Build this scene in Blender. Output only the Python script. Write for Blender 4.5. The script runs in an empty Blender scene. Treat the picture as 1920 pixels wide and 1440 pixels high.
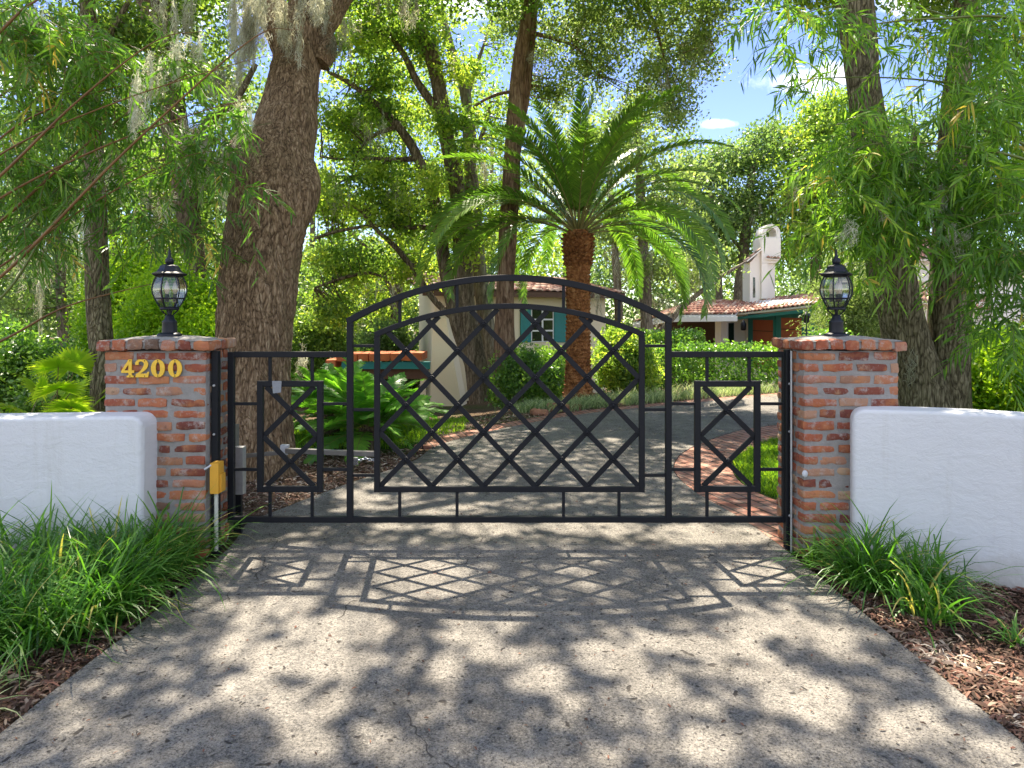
import bpy, math, random
import numpy as np
from mathutils import Vector
R = math.radians
rng = np.random.default_rng(7)
random.seed(7)
SC = bpy.context.scene
COL = SC.collection
# ------------------------------------------------------------------ layout: a pixel of the survey photo at a known distance -> a point
FX, CX, HY, EYE = 1250.0, 960.0, 590.0, 1.486
def P(px, py, Y): return np.array([(px-CX)*Y/FX, Y, EYE-(py-HY)*Y/FX])
SUN_EL, SUN_AZ = 59.0, -6.5
SD = np.array([math.sin(R(SUN_AZ))*math.cos(R(SUN_EL)), math.cos(R(SUN_AZ))*math.cos(R(SUN_EL)), math.sin(R(SUN_EL))])

def smooth(t):
    t = np.clip(t, 0, 1); return t*t*(3-2*t)
def gz(x, y):
    x = np.asarray(x, float); y = np.asarray(y, float)
    y0 = 9.3+np.clip(x, -2, 4.5)*0.95
    return -0.85*smooth((y-y0)/8.0)

def vnoise(p, scale=1.0, seed=0):
    """value noise in [-1,1] for points (N,3)"""
    p = np.asarray(p, float)*scale+seed*17.31
    i = np.floor(p).astype(np.int64); f = p-i; f = f*f*(3-2*f)
    def h(a):
        n = (a[..., 0]*374761393+a[..., 1]*668265263+a[..., 2]*2147483647+seed*974711) & 0xffffffff
        n = ((n ^ (n >> 13))*1274126177) & 0xffffffff
        return ((n ^ (n >> 16)) & 0xffff)/32767.5-1
    r = 0
    for dx in (0, 1):
        for dy in (0, 1):
            for dz in (0, 1):
                w = (f[..., 0] if dx else 1-f[..., 0])*(f[..., 1] if dy else 1-f[..., 1])*(f[..., 2] if dz else 1-f[..., 2])
                r = r+w*h(i+np.array([dx, dy, dz]))
    return r
def unit(a): return a/np.maximum(np.linalg.norm(a, axis=-1, keepdims=True), 1e-9)

# ------------------------------------------------------------------ mesh builder
class MB:
    def __init__(s): s.V = []; s.F = []; s.n = 0
    def add(s, v, f, tint=.5, mat=0, smooth=False):
        v = np.asarray(v, float).reshape(-1, 3); f = np.asarray(f, np.int64)
        if len(f) == 0: return
        s.V.append(v); m = len(f)
        t = np.broadcast_to(np.asarray(tint, float), (m,))
        s.F.append((f+s.n, t, np.broadcast_to(np.asarray(mat), (m,)), np.full(m, smooth)))
        s.n += len(v)
    def quads(s, q, tint=.5, mat=0):
        q = np.asarray(q, float); m = len(q)
        s.add(q.reshape(-1, 3), np.arange(m*4).reshape(m, 4), tint, mat)
    def ribbon(s, c, w, tint=.5, mat=0):
        """c (n,k,3) centre lines, w (n,k,3) half width vectors"""
        n, k, _ = c.shape
        v = np.stack([c-w, c+w], 2).reshape(n, k*2, 3)
        base = (np.arange(n)*k*2)[:, None, None]
        j = np.arange(k-1)*2
        f = np.stack([j, j+1, j+3, j+2], 1)[None]+base
        s.add(v.reshape(-1, 3), f.reshape(-1, 4), np.repeat(np.broadcast_to(tint, (n,)), k-1), mat, True)
    def tube(s, path, rad, seg=8, tint=.5, mat=0, disp=None, smooth=True, caps=True):
        path = np.asarray(path, float); k = len(path); rad = np.broadcast_to(rad, (k,))
        T = unit(np.gradient(path, axis=0))
        ref = np.array([0, 1, 0]) if abs(T[0][1]) < .8 else np.array([1, 0, 0])
        A = np.zeros((k, 3)); a = unit(np.cross(T[0], ref))
        for i in range(k):
            a = unit(a-T[i]*np.dot(a, T[i])); A[i] = a
        B = np.cross(T, A)
        th = np.linspace(0, 2*math.pi, seg, endpoint=False)
        dirs = A[:, None]*np.cos(th)[None, :, None]+B[:, None]*np.sin(th)[None, :, None]
        v = path[:, None]+dirs*rad[:, None, None]
        if disp is not None: v = v+dirs*disp(v.reshape(-1, 3)).reshape(k, seg, 1)
        i = np.arange(k-1)[:, None]*seg; j = np.arange(seg)[None]; j2 = (j+1) % seg
        f = np.stack([i+j, i+j2, i+seg+j2, i+seg+j], -1).reshape(-1, 4)
        s.add(v.reshape(-1, 3), f, tint, mat, smooth)
        if caps:
            s.add(v[0], np.arange(seg)[::-1][None], tint, mat); s.add(v[-1], np.arange(seg)[None], tint, mat)
    def lathe(s, prof, seg=24, rot=0, center=(0, 0, 0), tint=.5, mat=0, smooth=True):
        prof = np.asarray(prof, float); k = len(prof)
        th = np.linspace(0, 2*math.pi, seg, endpoint=False)+rot
        v = np.zeros((k, seg, 3)); v[..., 0] = prof[:, :1]*np.cos(th); v[..., 1] = prof[:, :1]*np.sin(th); v[..., 2] = prof[:, 1:]
        v += np.asarray(center)
        i = np.arange(k-1)[:, None]*seg; j = np.arange(seg)[None]; j2 = (j+1) % seg
        s.add(v.reshape(-1, 3), np.stack([i+j, i+j2, i+seg+j2, i+seg+j], -1).reshape(-1, 4), tint, mat, smooth)
        s.add(v[0], np.arange(seg)[::-1][None], tint, mat); s.add(v[-1], np.arange(seg)[None], tint, mat)
    def box(s, lo, hi, tint=.5, mat=0):
        x0, y0, z0 = lo; x1, y1, z1 = hi
        v = [(x0,y0,z0),(x1,y0,z0),(x1,y1,z0),(x0,y1,z0),(x0,y0,z1),(x1,y0,z1),(x1,y1,z1),(x0,y1,z1)]
        s.add(v, [(0,3,2,1),(4,5,6,7),(0,1,5,4),(1,2,6,5),(2,3,7,6),(3,0,4,7)], tint, mat)
    def slab(s, quad, thick, tint=.5, mat=0):
        """quad (4,3) front outline, extruded along thick vector"""
        q = np.asarray(quad, float); v = np.concatenate([q, q+np.asarray(thick, float)])
        s.add(v, [(0,1,2,3),(7,6,5,4),(0,4,5,1),(1,5,6,2),(2,6,7,3),(3,7,4,0)], tint, mat)
    def bar(s, p0, p1, w, d, tint=.5, mat=0, c=.0025, depth=(0, 1, 0)):
        p0 = np.asarray(p0, float); p1 = np.asarray(p1, float); t = unit(p1-p0); dv = np.asarray(depth, float); a = unit(np.cross(t, dv))
        w2, d2 = w/2, d/2
        sec = [(-w2+c,-d2),(w2-c,-d2),(w2,-d2+c),(w2,d2-c),(w2-c,d2),(-w2+c,d2),(-w2,d2-c),(-w2,-d2+c)]
        v = np.array([p+a*x+dv*y for p in (p0, p1) for x, y in sec])
        f = [(i, (i+1) % 8, 8+(i+1) % 8, 8+i) for i in range(8)]
        s.add(v, f, tint, mat); s.add(v[:8], [list(range(8))[::-1]], tint, mat); s.add(v[8:], [list(range(8))], tint, mat)
    def sweep(s, pts, nrm, w, d, tint=.5, mat=0, c=.0025, depth=(0, 1, 0)):
        w2, d2 = w/2, d/2; dv = np.asarray(depth, float)
        sec = [(-w2+c,-d2),(w2-c,-d2),(w2,-d2+c),(w2,d2-c),(w2-c,d2),(-w2+c,d2),(-w2,d2-c),(-w2,-d2+c)]
        k = len(pts); v = np.array([np.asarray(p)+np.asarray(n)*x+dv*y for p, n in zip(pts, nrm) for x, y in sec])
        f = [(r*8+i, r*8+(i+1) % 8, r*8+8+(i+1) % 8, r*8+8+i) for r in range(k-1) for i in range(8)]
        s.add(v, f, tint, mat, False); s.add(v[:8], [list(range(8))[::-1]], tint, mat); s.add(v[-8:], [list(range(8))], tint, mat)
    def rbox(s, c, h, r, n=(7, 3, 4), tint=.5, mat=0, amp=.0, nscale=20, seed=1, rotz=0.0):
        """rounded, slightly irregular block; c centre, h half sizes"""
        h = np.asarray(h, float); V = []; F = []; o = 0
        for ax in range(3):
            for sg in (-1, 1):
                a, b = (ax+1) % 3, (ax+2) % 3
                g = np.stack(np.meshgrid(np.linspace(-1, 1, n[a]+1), np.linspace(-1, 1, n[b]+1), indexing='ij'), -1).reshape(-1, 2)
                p = np.zeros((len(g), 3)); p[:, ax] = sg; p[:, a] = g[:, 0]; p[:, b] = g[:, 1]
                V.append(p*h); i = np.arange(n[a])[:, None]*(n[b]+1); j = np.arange(n[b])[None]
                f = np.stack([i+j, i+n[b]+1+j, i+n[b]+2+j, i+j+1], -1).reshape(-1, 4)
                if sg < 0: f = f[:, ::-1]
                F.append(f+o); o += len(g)
        p = np.concatenate(V); q = np.clip(p, -(h-r), h-r); d = p-q
        p = q+unit(d)*r*(np.linalg.norm(d, axis=1, keepdims=True) > 1e-9)
        cs, sn = math.cos(rotz), math.sin(rotz)
        p = np.stack([p[:, 0]*cs-p[:, 1]*sn, p[:, 0]*sn+p[:, 1]*cs, p[:, 2]], 1)
        w = p+np.asarray(c, float)
        if amp:
            nn = np.stack([vnoise(w, nscale, seed+k) for k in range(3)], 1)+.5*np.stack([vnoise(w, nscale*2.7, seed+k+5) for k in range(3)], 1)
            w = w+nn*amp
        s.add(w, np.concatenate(F), tint, mat, True)
    def build(s, name, mats, parent=None, off=(0, 0, 0)):
        me = bpy.data.meshes.new(name)
        V = np.concatenate(s.V)-np.asarray(off, float) if s.V else np.zeros((0, 3))
        me.vertices.add(len(V)); me.vertices.foreach_set('co', V.ravel())
        loops = np.concatenate([f.ravel() for f, *_ in s.F]); cnt = np.concatenate([np.full(len(f), f.shape[1]) for f, *_ in s.F])
        me.loops.add(len(loops)); me.loops.foreach_set('vertex_index', loops.astype(np.int32))
        st = np.concatenate([[0], np.cumsum(cnt)[:-1]])
        me.polygons.add(len(cnt)); me.polygons.foreach_set('loop_start', st.astype(np.int32))
        me.polygons.foreach_set('material_index', np.concatenate([m for _, _, m, _ in s.F]).astype(np.int32))
        me.polygons.foreach_set('use_smooth', np.concatenate([k for *_, k in s.F]))
        at = me.attributes.new('tint', 'FLOAT', 'FACE'); at.data.foreach_set('value', np.concatenate([t for _, t, _, _ in s.F]).astype(np.float32))
        me.update(calc_edges=True)
        for m in (mats if isinstance(mats, (list, tuple)) else [mats]): me.materials.append(m)
        o = bpy.data.objects.new(name, me); COL.objects.link(o)
        if parent is not None: o.parent = parent
        return o

def tag(o, label=None, cat=None, group=None, kind=None):
    for k, v in (('label', label), ('category', cat), ('group', group), ('kind', kind)):
        if v: o[k] = v
    return o
def thing(name, label, cat, loc=(0, 0, 0), group=None, rz=0):
    o = bpy.data.objects.new(name, None); COL.objects.link(o); o.empty_display_size = .1
    o.location = loc; o.rotation_euler = (0, 0, rz)
    return tag(o, label, cat, group)
def dup(root, loc, rz=0, scale=1.0, label=None, group=None):
    r = root.copy(); COL.objects.link(r); r.location = loc; r.rotation_euler = (0, 0, rz); r.scale = (scale,)*3
    if label: r['label'] = label
    if group: r['group'] = group
    for ch in list(root.children):
        c = ch.copy(); COL.objects.link(c); c.parent = r
        for g in ch.children:
            d = g.copy(); COL.objects.link(d); d.parent = c
    return r

# ------------------------------------------------------------------ materials
class NT:
    def __init__(s, name):
        s.m = bpy.data.materials.new(name); s.m.use_nodes = True; s.t = s.m.node_tree; s.t.nodes.clear()
        s.out = s.n('ShaderNodeOutputMaterial')
    def n(s, typ, **kw):
        x = s.t.nodes.new(typ)
        for k, v in kw.items(): setattr(x, k, v)
        return x
    def l(s, a, b): s.t.links.new(a, b)
    def val(s, sock, v):
        if hasattr(v, 'links') or isinstance(v, bpy.types.NodeSocket): s.l(v, sock)
        else: sock.default_value = v
    def coord(s, scale=(1, 1, 1), kind='Object'):
        c = s.n('ShaderNodeTexCoord'); m = s.n('ShaderNodeMapping'); m.inputs['Scale'].default_value = scale
        s.l(c.outputs[kind], m.inputs['Vector']); return m.outputs[0]
    def noise(s, vec, scale, detail=4, rough=.6, dist=0):
        x = s.n('ShaderNodeTexNoise'); s.l(vec, x.inputs['Vector']); x.inputs['Scale'].default_value = scale; x.inputs['Detail'].default_value = detail
        x.inputs['Roughness'].default_value = rough; x.inputs['Distortion'].default_value = dist; return x.outputs['Fac']
    def voro(s, vec, scale, feature='F1', out='Distance', rand=1):
        x = s.n('ShaderNodeTexVoronoi', feature=feature); s.l(vec, x.inputs['Vector']); x.inputs['Scale'].default_value = scale; x.inputs['Randomness'].default_value = rand
        return x.outputs[out]
    def ramp(s, fac, stops):
        x = s.n('ShaderNodeValToRGB'); e = x.color_ramp.elements
        while len(e) < len(stops): e.new(.5)
        for k, (p, c) in enumerate(stops):
            e[k].position = p; e[k].color = (*c, 1) if len(c) == 3 else c
        s.l(fac, x.inputs['Fac']); return x.outputs['Color']
    def mix(s, a, b, f, mode='MIX'):
        x = s.n('ShaderNodeMix', data_type='RGBA', blend_type=mode); s.val(x.inputs[0], f)
        for k, v in ((6, a), (7, b)):
            if isinstance(v, tuple): x.inputs[k].default_value = (*v, 1)
            else: s.l(v, x.inputs[k])
        return x.outputs[2]
    def math(s, op, a, b=0.0, c=None, clamp=False):
        x = s.n('ShaderNodeMath', operation=op); x.use_clamp = clamp; s.val(x.inputs[0], a); s.val(x.inputs[1], b)
        if c is not None: s.val(x.inputs[2], c)
        return x.outputs[0]
    def tint(s):
        x = s.n('ShaderNodeAttribute'); x.attribute_name = 'tint'; return x.outputs['Fac']
    def bump(s, h, strength=.5, dist=.01, normal=None):
        x = s.n('ShaderNodeBump'); x.inputs['Strength'].default_value = strength; x.inputs['Distance'].default_value = dist; s.l(h, x.inputs['Height'])
        if normal is not None: s.l(normal, x.inputs['Normal'])
        return x.outputs[0]
    def pbr(s, color, rough=.6, metal=0, spec=.5, normal=None, coat=0):
        x = s.n('ShaderNodeBsdfPrincipled')
        if isinstance(color, tuple): x.inputs['Base Color'].default_value = (*color, 1)
        else: s.l(color, x.inputs['Base Color'])
        s.val(x.inputs['Roughness'], rough); x.inputs['Metallic'].default_value = metal; x.inputs['Specular IOR Level'].default_value = spec; x.inputs['Coat Weight'].default_value = coat
        if normal is not None: s.l(normal, x.inputs['Normal'])
        return x.outputs[0]
    def done(s, sh): s.l(sh, s.out.inputs['Surface']); return s.m

LEAF_GAIN = 1.95
def leaf_mat(name, stops, trans=1.9, yellow=(1.15, 1.15, .5), f=.5, rough=.45, spec=.35, hue=(1.2, 1.05, .75)):
    n = NT(name); c = n.ramp(n.tint(), [(p, tuple(min(.8, x*LEAF_GAIN*k) for x, k in zip(q, hue))) for p, q in stops])
    tc = n.mix(c, (trans*yellow[0], trans*yellow[1], trans*yellow[2]), 1.0, 'MULTIPLY')
    t = n.n('ShaderNodeBsdfTranslucent'); n.l(tc, t.inputs['Color'])
    x = n.n('ShaderNodeMixShader'); x.inputs[0].default_value = f
    n.l(n.pbr(c, rough, spec=spec), x.inputs[1]); n.l(t.outputs[0], x.inputs[2])
    return n.done(x.outputs[0])
def bark_mat(name, dark, mid, light, vs=9, zs=.34, strength=.9, moss=None, dist=.02, cells=1.25, cw=.38, rw=.55):
    n = NT(name); v = n.coord((1, 1, zs))
    w = n.noise(v, 5, 3); vv = n.n('ShaderNodeVectorMath', operation='MULTIPLY_ADD')
    n.l(w, vv.inputs[0]); vv.inputs[1].default_value = (.2, .2, .2); n.l(v, vv.inputs[2])
    e = n.voro(vv.outputs[0], vs*cells, 'DISTANCE_TO_EDGE'); long = n.coord((1, 1, zs*.42))
    n1 = n.noise(long, vs*.62, 5, .62, .9); n2 = n.noise(long, vs*1.5, 4, .6, .5)
    r1 = n.math('MINIMUM', n.math('MULTIPLY', n.math('ABSOLUTE', n.math('SUBTRACT', n1, .5)), 9.0), 1.0); r2 = n.math('MINIMUM', n.math('MULTIPLY', n.math('ABSOLUTE', n.math('SUBTRACT', n2, .5)), 8.0), 1.0)
    fine = n.noise(v, 55, 5, .75); big = n.noise(v, 1.6, 4)
    h = n.math('ADD', n.math('ADD', n.math('MULTIPLY', r1, rw), n.math('MULTIPLY', r2, .35)), n.math('ADD', n.math('MULTIPLY', n.math('MINIMUM', n.math('MULTIPLY', e, 4.5), 1), cw), n.math('MULTIPLY', fine, .62)))
    f = n.math('ADD', n.math('MULTIPLY', h, .42), n.math('MULTIPLY', big, .3))
    c = n.ramp(f, [(.26, dark), (.56, mid), (.90, light)])
    if moss:
        c = n.mix(c, moss, n.math('MULTIPLY', n.math('SUBTRACT', n.noise(v, 3.2, 6, .7), .5, clamp=True), 3.0, clamp=True))
    return n.done(n.pbr(c, .85, spec=.2, normal=n.bump(h, strength, dist)))
def plain(name, col, rough=.5, metal=0, spec=.5, nscale=30, namp=.15, bump=.0, bdist=.002, coat=0):
    n = NT(name); v = n.coord(); k = n.noise(v, nscale, 4)
    c = n.mix(tuple(x*(1-namp) for x in col), tuple(min(1, x*(1+namp)) for x in col), k)
    r = n.math('ADD', n.math('MULTIPLY', n.noise(v, nscale*.5, 3), .25), rough-.12)
    return n.done(n.pbr(c, r, metal, spec, n.bump(k, bump, bdist) if bump else None, coat))

M = {}
M['gate'] = plain('black_iron', (.0075, .0085, .0115), .55, 0, .25, 60, .35, .15, .0006)
M['black'] = plain('black_enamel', (.004, .006, .013), .42, 0, .35, 40, .3)
M['tape'] = plain('silver_tape', (.22, .24, .27), .4, .3, .5, 90, .25, .3, .001)
M['galv'] = plain('galvanised_metal', (.42, .43, .44), .45, .55, .5, 25, .25)
M['rust'] = plain('rusty_iron', (.12, .035, .02), .8, 0, .3, 40, .5)
M['chain'] = plain('chrome_chain', (.5, .52, .55), .25, .9, .5, 40, .2)
M['yellow'] = plain('yellow_plastic', (.60, .31, .03), .5, 0, .4, 14, .12)
M['conduit'] = plain('weathered_conduit', (.50, .51, .44), .7, 0, .3, 18, .3, .2)
M['brass'] = plain('brass', (.78, .50, .06), .42, .5, .5, 40, .2)
M['screw'] = plain('dark_screw', (.05, .035, .02), .5, .5, .5)
M['whitep'] = plain('white_plastic', (.5, .52, .55), .5, 0, .4)
M['teal'] = plain('teal_paint', (.015, .19, .185), .5, 0, .4, 12, .2)
M['brownw'] = plain('dark_brown_wood', (.10, .055, .035), .7, 0, .3, 12, .3)
M['garage'] = plain('redwood_door', (.36, .10, .045), .6, 0, .35, 9, .25)
M['cream'] = plain('cream_stucco', (.72, .63, .46), .9, 0, .2, 30, .06, .4, .004)
M['housew'] = plain('white_stucco', (.82, .78, .72), .9, 0, .2, 30, .05, .4, .004)
M['frame_w'] = plain('white_paint', (.72, .73, .72), .5, 0, .4, 10, .06)
M['pane'] = plain('window_glass', (.012, .02, .016), .06, 0, .8, 3, .3)
M['sleeve'] = plain('lamp_socket', (.035, .06, .05), .4, 0, .5)
M['rockm'] = plain('red_rock', (.30, .15, .09), .9, 0, .2, 9, .5, .8, .03)
M['steel'] = plain('brushed_steel', (.19, .18, .165), .5, .3, .4, 30, .3)
# stucco of the entrance walls: trowelled
n = NT('trowelled_white_stucco'); v = n.coord(); h = n.math('ADD', n.math('MULTIPLY', n.noise(n.coord((2.2, 2.2, 3.4)), 3.4, 7, .74, .35), 1.0), n.math('MULTIPLY', n.noise(v, 60, 3), .10))
c = n.mix((.59, .61, .625), (.68, .69, .695), n.noise(v, 2.2, 5))
c = n.mix(c, (.46, .45, .40), n.math('MULTIPLY', n.math('SUBTRACT', n.noise(n.coord((5, 5, .35)), 2.2, 6, .75), .54, clamp=True), 1.5, clamp=True))
spz = n.n('ShaderNodeSeparateXYZ'); n.l(v, spz.inputs[0]); c = n.mix(c, (.30, .26, .20), n.math('MULTIPLY', n.math('SUBTRACT', n.math('MULTIPLY', n.noise(v, 5, 6, .75), .42), spz.outputs[2], clamp=True), 2.6, clamp=True))
M['stucco'] = n.done(n.pbr(c, .85, spec=.25, normal=n.bump(h, .62, .016)))
# old brick: colour per brick, worn speckles
n = NT('reclaimed_brick'); v = n.coord(); t = n.tint()
c = n.ramp(t, [(0, (.15, .050, .038)), (.2, (.24, .072, .045)), (.4, (.34, .105, .055)), (.56, (.41, .165, .080)), (.70, (.35, .165, .115)), (.84, (.39, .265, .165)), (.93, (.33, .18, .12)), (1, (.11, .075, .055))])
sp = n.noise(v, 55, 5, .75)
c = n.mix(c, (.07, .04, .03), n.math('MULTIPLY', n.math('SUBTRACT', .40, sp, clamp=True), 6, clamp=True))
c = n.mix(c, (.40, .37, .34), n.math('MULTIPLY', n.math('MULTIPLY', n.math('SUBTRACT', n.noise(v, 15, 7, .78), .52, clamp=True), 6.5, clamp=True), .85))
c = n.mix(c, (.10, .07, .05), n.math('MULTIPLY', n.math('SUBTRACT', n.noise(v, 24, 5, .7), .60, clamp=True), 6, clamp=True))
c = n.mix(c, (.44, .32, .20), n.math('MULTIPLY', n.math('SUBTRACT', n.noise(v, 13, 5, .7), .56, clamp=True), 4.0, clamp=True))
c = n.mix(c, (.48, .20, .08), n.math('MULTIPLY', n.math('SUBTRACT', n.noise(v, 9, 3), .50, clamp=True), 3.2, clamp=True))
M['brick'] = n.done(n.pbr(c, .88, spec=.2, normal=n.bump(n.math('ADD', sp, n.math('MULTIPLY', n.noise(v, 130, 4), .5)), .8, .005)))
n = NT('grey_mortar'); v = n.coord(); k = n.noise(v, 45, 5, .7)
M['mortar'] = n.done(n.pbr(n.mix((.17, .162, .15), (.37, .355, .335), n.noise(v, 17, 7, .75)), .95, spec=.15, normal=n.bump(k, .9, .006)))
# driveway concrete: exposed aggregate, pits, stains, hairline cracks
n = NT('aged_concrete'); v = n.coord(); big = n.noise(v, .9, 6, .65); md = n.noise(v, 7, 5, .7); fine = n.noise(v, 120, 4, .75); agg = n.voro(v, 105, 'F1')
c = n.ramp(n.math('ADD', n.math('MULTIPLY', big, .55), n.math('MULTIPLY', md, .45)), [(.30, (.080, .076, .069)), (.5, (.192, .179, .158)), (.70, (.310, .286, .246))])
c = n.mix(c, (.40, .37, .32), n.math('MULTIPLY', n.math('SUBTRACT', fine, .54, clamp=True), 5, clamp=True))
c = n.mix(c, (.12, .108, .094), n.math('MULTIPLY', n.math('SUBTRACT', n.noise(v, 2.6, 7, .78), .52, clamp=True), 3.2, clamp=True))
lng = n.noise(n.coord((1.6, .16, 1)), 1.5, 5, .6)
c = n.mix(c, (.085, .078, .070), n.math('MULTIPLY', n.math('SUBTRACT', lng, .52, clamp=True), 2.6, clamp=True))
mid2 = n.noise(v, 46, 4, .7); c = n.mix(c, (.06, .056, .052), n.math('MULTIPLY', n.math('SUBTRACT', .45, mid2, clamp=True), 5.0, clamp=True))
c = n.mix(c, (.045, .042, .039), n.math('MULTIPLY', n.math('SUBTRACT', .485, fine, clamp=True), 8.5, clamp=True))
dv = n.n('ShaderNodeVectorMath', operation='MULTIPLY_ADD'); nz = n.n('ShaderNodeTexNoise'); n.l(v, nz.inputs['Vector']); nz.inputs['Scale'].default_value = 6; n.l(nz.outputs['Color'], dv.inputs[0]); dv.inputs[1].default_value = (.22, .22, .22); n.l(v, dv.inputs[2])
pit = n.voro(dv.outputs[0], 17, 'F1'); pm = n.math('MULTIPLY', n.math('SUBTRACT', .17, pit, clamp=True), 16, clamp=True)
pm = n.math('MULTIPLY', pm, n.math('GREATER_THAN', n.noise(v, 9, 2), .44))
c = n.mix(c, (.05, .045, .04), pm)
ck = n.voro(dv.outputs[0], .42, 'DISTANCE_TO_EDGE'); cm = n.math('MULTIPLY', n.math('SUBTRACT', .0018, ck, clamp=True), 900, clamp=True)
cm = n.math('MULTIPLY', cm, n.math('GREATER_THAN', n.noise(v, 1.7, 3), .54))
c = n.mix(c, (.05, .045, .04), n.math('MULTIPLY', cm, .85))
h = n.math('SUBTRACT', n.math('ADD', n.math('MULTIPLY', fine, .6), n.math('MULTIPLY', agg, .8)), n.math('ADD', n.math('MULTIPLY', pm, 1.2), cm))
M['concrete'] = n.done(n.pbr(c, .9, spec=.2, normal=n.bump(h, .9, .006)))
# brick paving
n = NT('brick_paving'); v = n.coord(); b = n.n('ShaderNodeTexBrick'); mp = n.n('ShaderNodeMapping'); mp.inputs['Rotation'].default_value = (0, 0, R(72)); n.l(v, mp.inputs['Vector']); n.l(mp.outputs[0], b.inputs['Vector'])
b.inputs['Scale'].default_value = 1; b.inputs['Brick Width'].default_value = .21; b.inputs['Row Height'].default_value = .105; b.inputs['Mortar Size'].default_value = .009
b.inputs['Color1'].default_value = (.30, .125, .085, 1); b.inputs['Color2'].default_value = (.38, .20, .145, 1); b.inputs['Mortar'].default_value = (.05, .04, .032, 1); b.inputs['Bias'].default_value = 0
c = n.mix(b.outputs['Color'], (.36, .30, .25), n.math('MULTIPLY', n.math('SUBTRACT', n.noise(v, 8, 6, .7), .45, clamp=True), 2.2, clamp=True))
M['paving'] = n.done(n.pbr(c, .9, spec=.2, normal=n.bump(n.math('SUBTRACT', n.noise(v, 70, 3), b.outputs['Fac']), .6, .006)))
n = NT('leaf_litter_soil'); v = n.coord(); k = n.noise(v, 26, 6, .75)
c = n.ramp(k, [(.25, (.030, .020, .013)), (.45, (.085, .055, .035)), (.6, (.17, .115, .075)), (.75, (.26, .19, .13))])
c = n.mix(c, (.05, .085, .02), n.math('MULTIPLY', n.math('SUBTRACT', n.noise(v, .8, 4, .6), .5, clamp=True), 3, clamp=True))
M['soil'] = n.done(n.pbr(c, .95, spec=.1, normal=n.bump(k, 1, .03)))
n = NT('lawn_turf'); v = n.coord(); k = n.noise(v, 40, 5, .7)
M['turf'] = n.done(n.pbr(n.ramp(k, [(.3, (.03, .06, .012)), (.7, (.09, .16, .03))]), .9, spec=.1, normal=n.bump(k, 1, .03)))
n = NT('mulch_chip'); c = n.ramp(n.tint(), [(0, (.04, .026, .019)), (.3, (.105, .062, .043)), (.5, (.18, .085, .06)), (.66, (.22, .155, .11)), (.82, (.31, .235, .17)), (1, (.46, .40, .33))])
M['chip'] = n.done(n.pbr(c, .85, spec=.2))
# barrel roof tiles
n = NT('clay_roof_tile'); c = n.ramp(n.tint(), [(0, (.26, .12, .09)), (.4, (.38, .19, .14)), (.7, (.48, .29, .21)), (1, (.58, .44, .35))]); v = n.coord()
c = n.mix(c, (.10, .07, .055), n.math('MULTIPLY', n.math('SUBTRACT', n.noise(v, 6, 5, .7), .52, clamp=True), 3, clamp=True))
M['tile'] = n.done(n.pbr(c, .85, spec=.2))
M['coping'] = plain('terracotta', (.42, .13, .055), .85, 0, .2, 10, .3)
# lantern glass
n = NT('lantern_glass'); tr = n.n('ShaderNodeBsdfTransparent'); tr.inputs[0].default_value = (.93, .95, .95, 1); gl = n.n('ShaderNodeBsdfGlossy'); gl.inputs['Roughness'].default_value = .06
x = n.n('ShaderNodeMixShader'); fr = n.n('ShaderNodeLayerWeight'); fr.inputs[0].default_value = .35
n.l(n.math('ADD', n.math('MULTIPLY', fr.outputs['Fresnel'], .7), .10), x.inputs[0]); n.l(tr.outputs[0], x.inputs[1]); n.l(gl.outputs[0], x.inputs[2]); M['glass'] = n.done(x.outputs[0])
n = NT('frosted_bulb'); tr = n.n('ShaderNodeBsdfTransparent'); x = n.n('ShaderNodeMixShader'); x.inputs[0].default_value = .5; n.l(tr.outputs[0], x.inputs[1]); n.l(n.pbr((.75, .66, .52), .15), x.inputs[2]); M['bulb'] = n.done(x.outputs[0])
# barks
M['bark_oak'] = bark_mat('live_oak_bark', (.026, .015, .008), (.24, .158, .088), (.52, .385, .24), 27, .36, 1.0, None, .022, 1.05, .52, .55)
M['bark_green'] = bark_mat('mossy_bark', (.020, .016, .010), (.175, .148, .085), (.42, .37, .24), 26, .30, 1.0, (.11, .12, .04), .02, 1.1, .62, .5)
M['bark_dark'] = bark_mat('dark_bark', (.018, .013, .010), (.15, .112, .072), (.37, .30, .22), 14, .35, .9, (.11, .10, .06))
M['bark_red'] = bark_mat('reddish_bark', (.035, .02, .013), (.23, .14, .09), (.44, .33, .23), 10, .3, .9, None)
M['bark_pale'] = bark_mat('pale_bark', (.05, .04, .03), (.20, .165, .125), (.40, .35, .28), 11, .3, .7, (.14, .14, .08))
M['bark_palm'] = bark_mat('palm_boot', (.06, .022, .008), (.29, .115, .038), (.50, .27, .11), 7, 1.6, .8)
# foliage
M['leaf_oak'] = leaf_mat('oak_leaf', [(0, (.024, .056, .018)), (.5, (.055, .108, .030)), (1, (.11, .17, .048))], 1.7)
M['leaf_olive'] = leaf_mat('olive_oak_leaf', [(0, (.045, .075, .040)), (.5, (.082, .125, .062)), (1, (.13, .18, .09))], 1.6, (1.05, 1.15, .6))
M['leaf_bright'] = leaf_mat('bright_leaf', [(0, (.026, .068, .016)), (.4, (.068, .142, .026)), (.8, (.13, .22, .033)), (1, (.20, .28, .05))], 1.7, (1.1, 1.12, .6), hue=(1.22, .97, .95))
M['leaf_far'] = leaf_mat('distant_leaf', [(0, (.030, .060, .030)), (.5, (.060, .105, .046)), (1, (.11, .16, .07))], 1.7, (1.05, 1.1, .65), hue=(1.15, 1.05, .8))
M['leaf_lime'] = leaf_mat('lime_leaf', [(0, (.055, .12, .012)), (.5, (.10, .19, .018)), (1, (.17, .25, .025))], 1.9)
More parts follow.
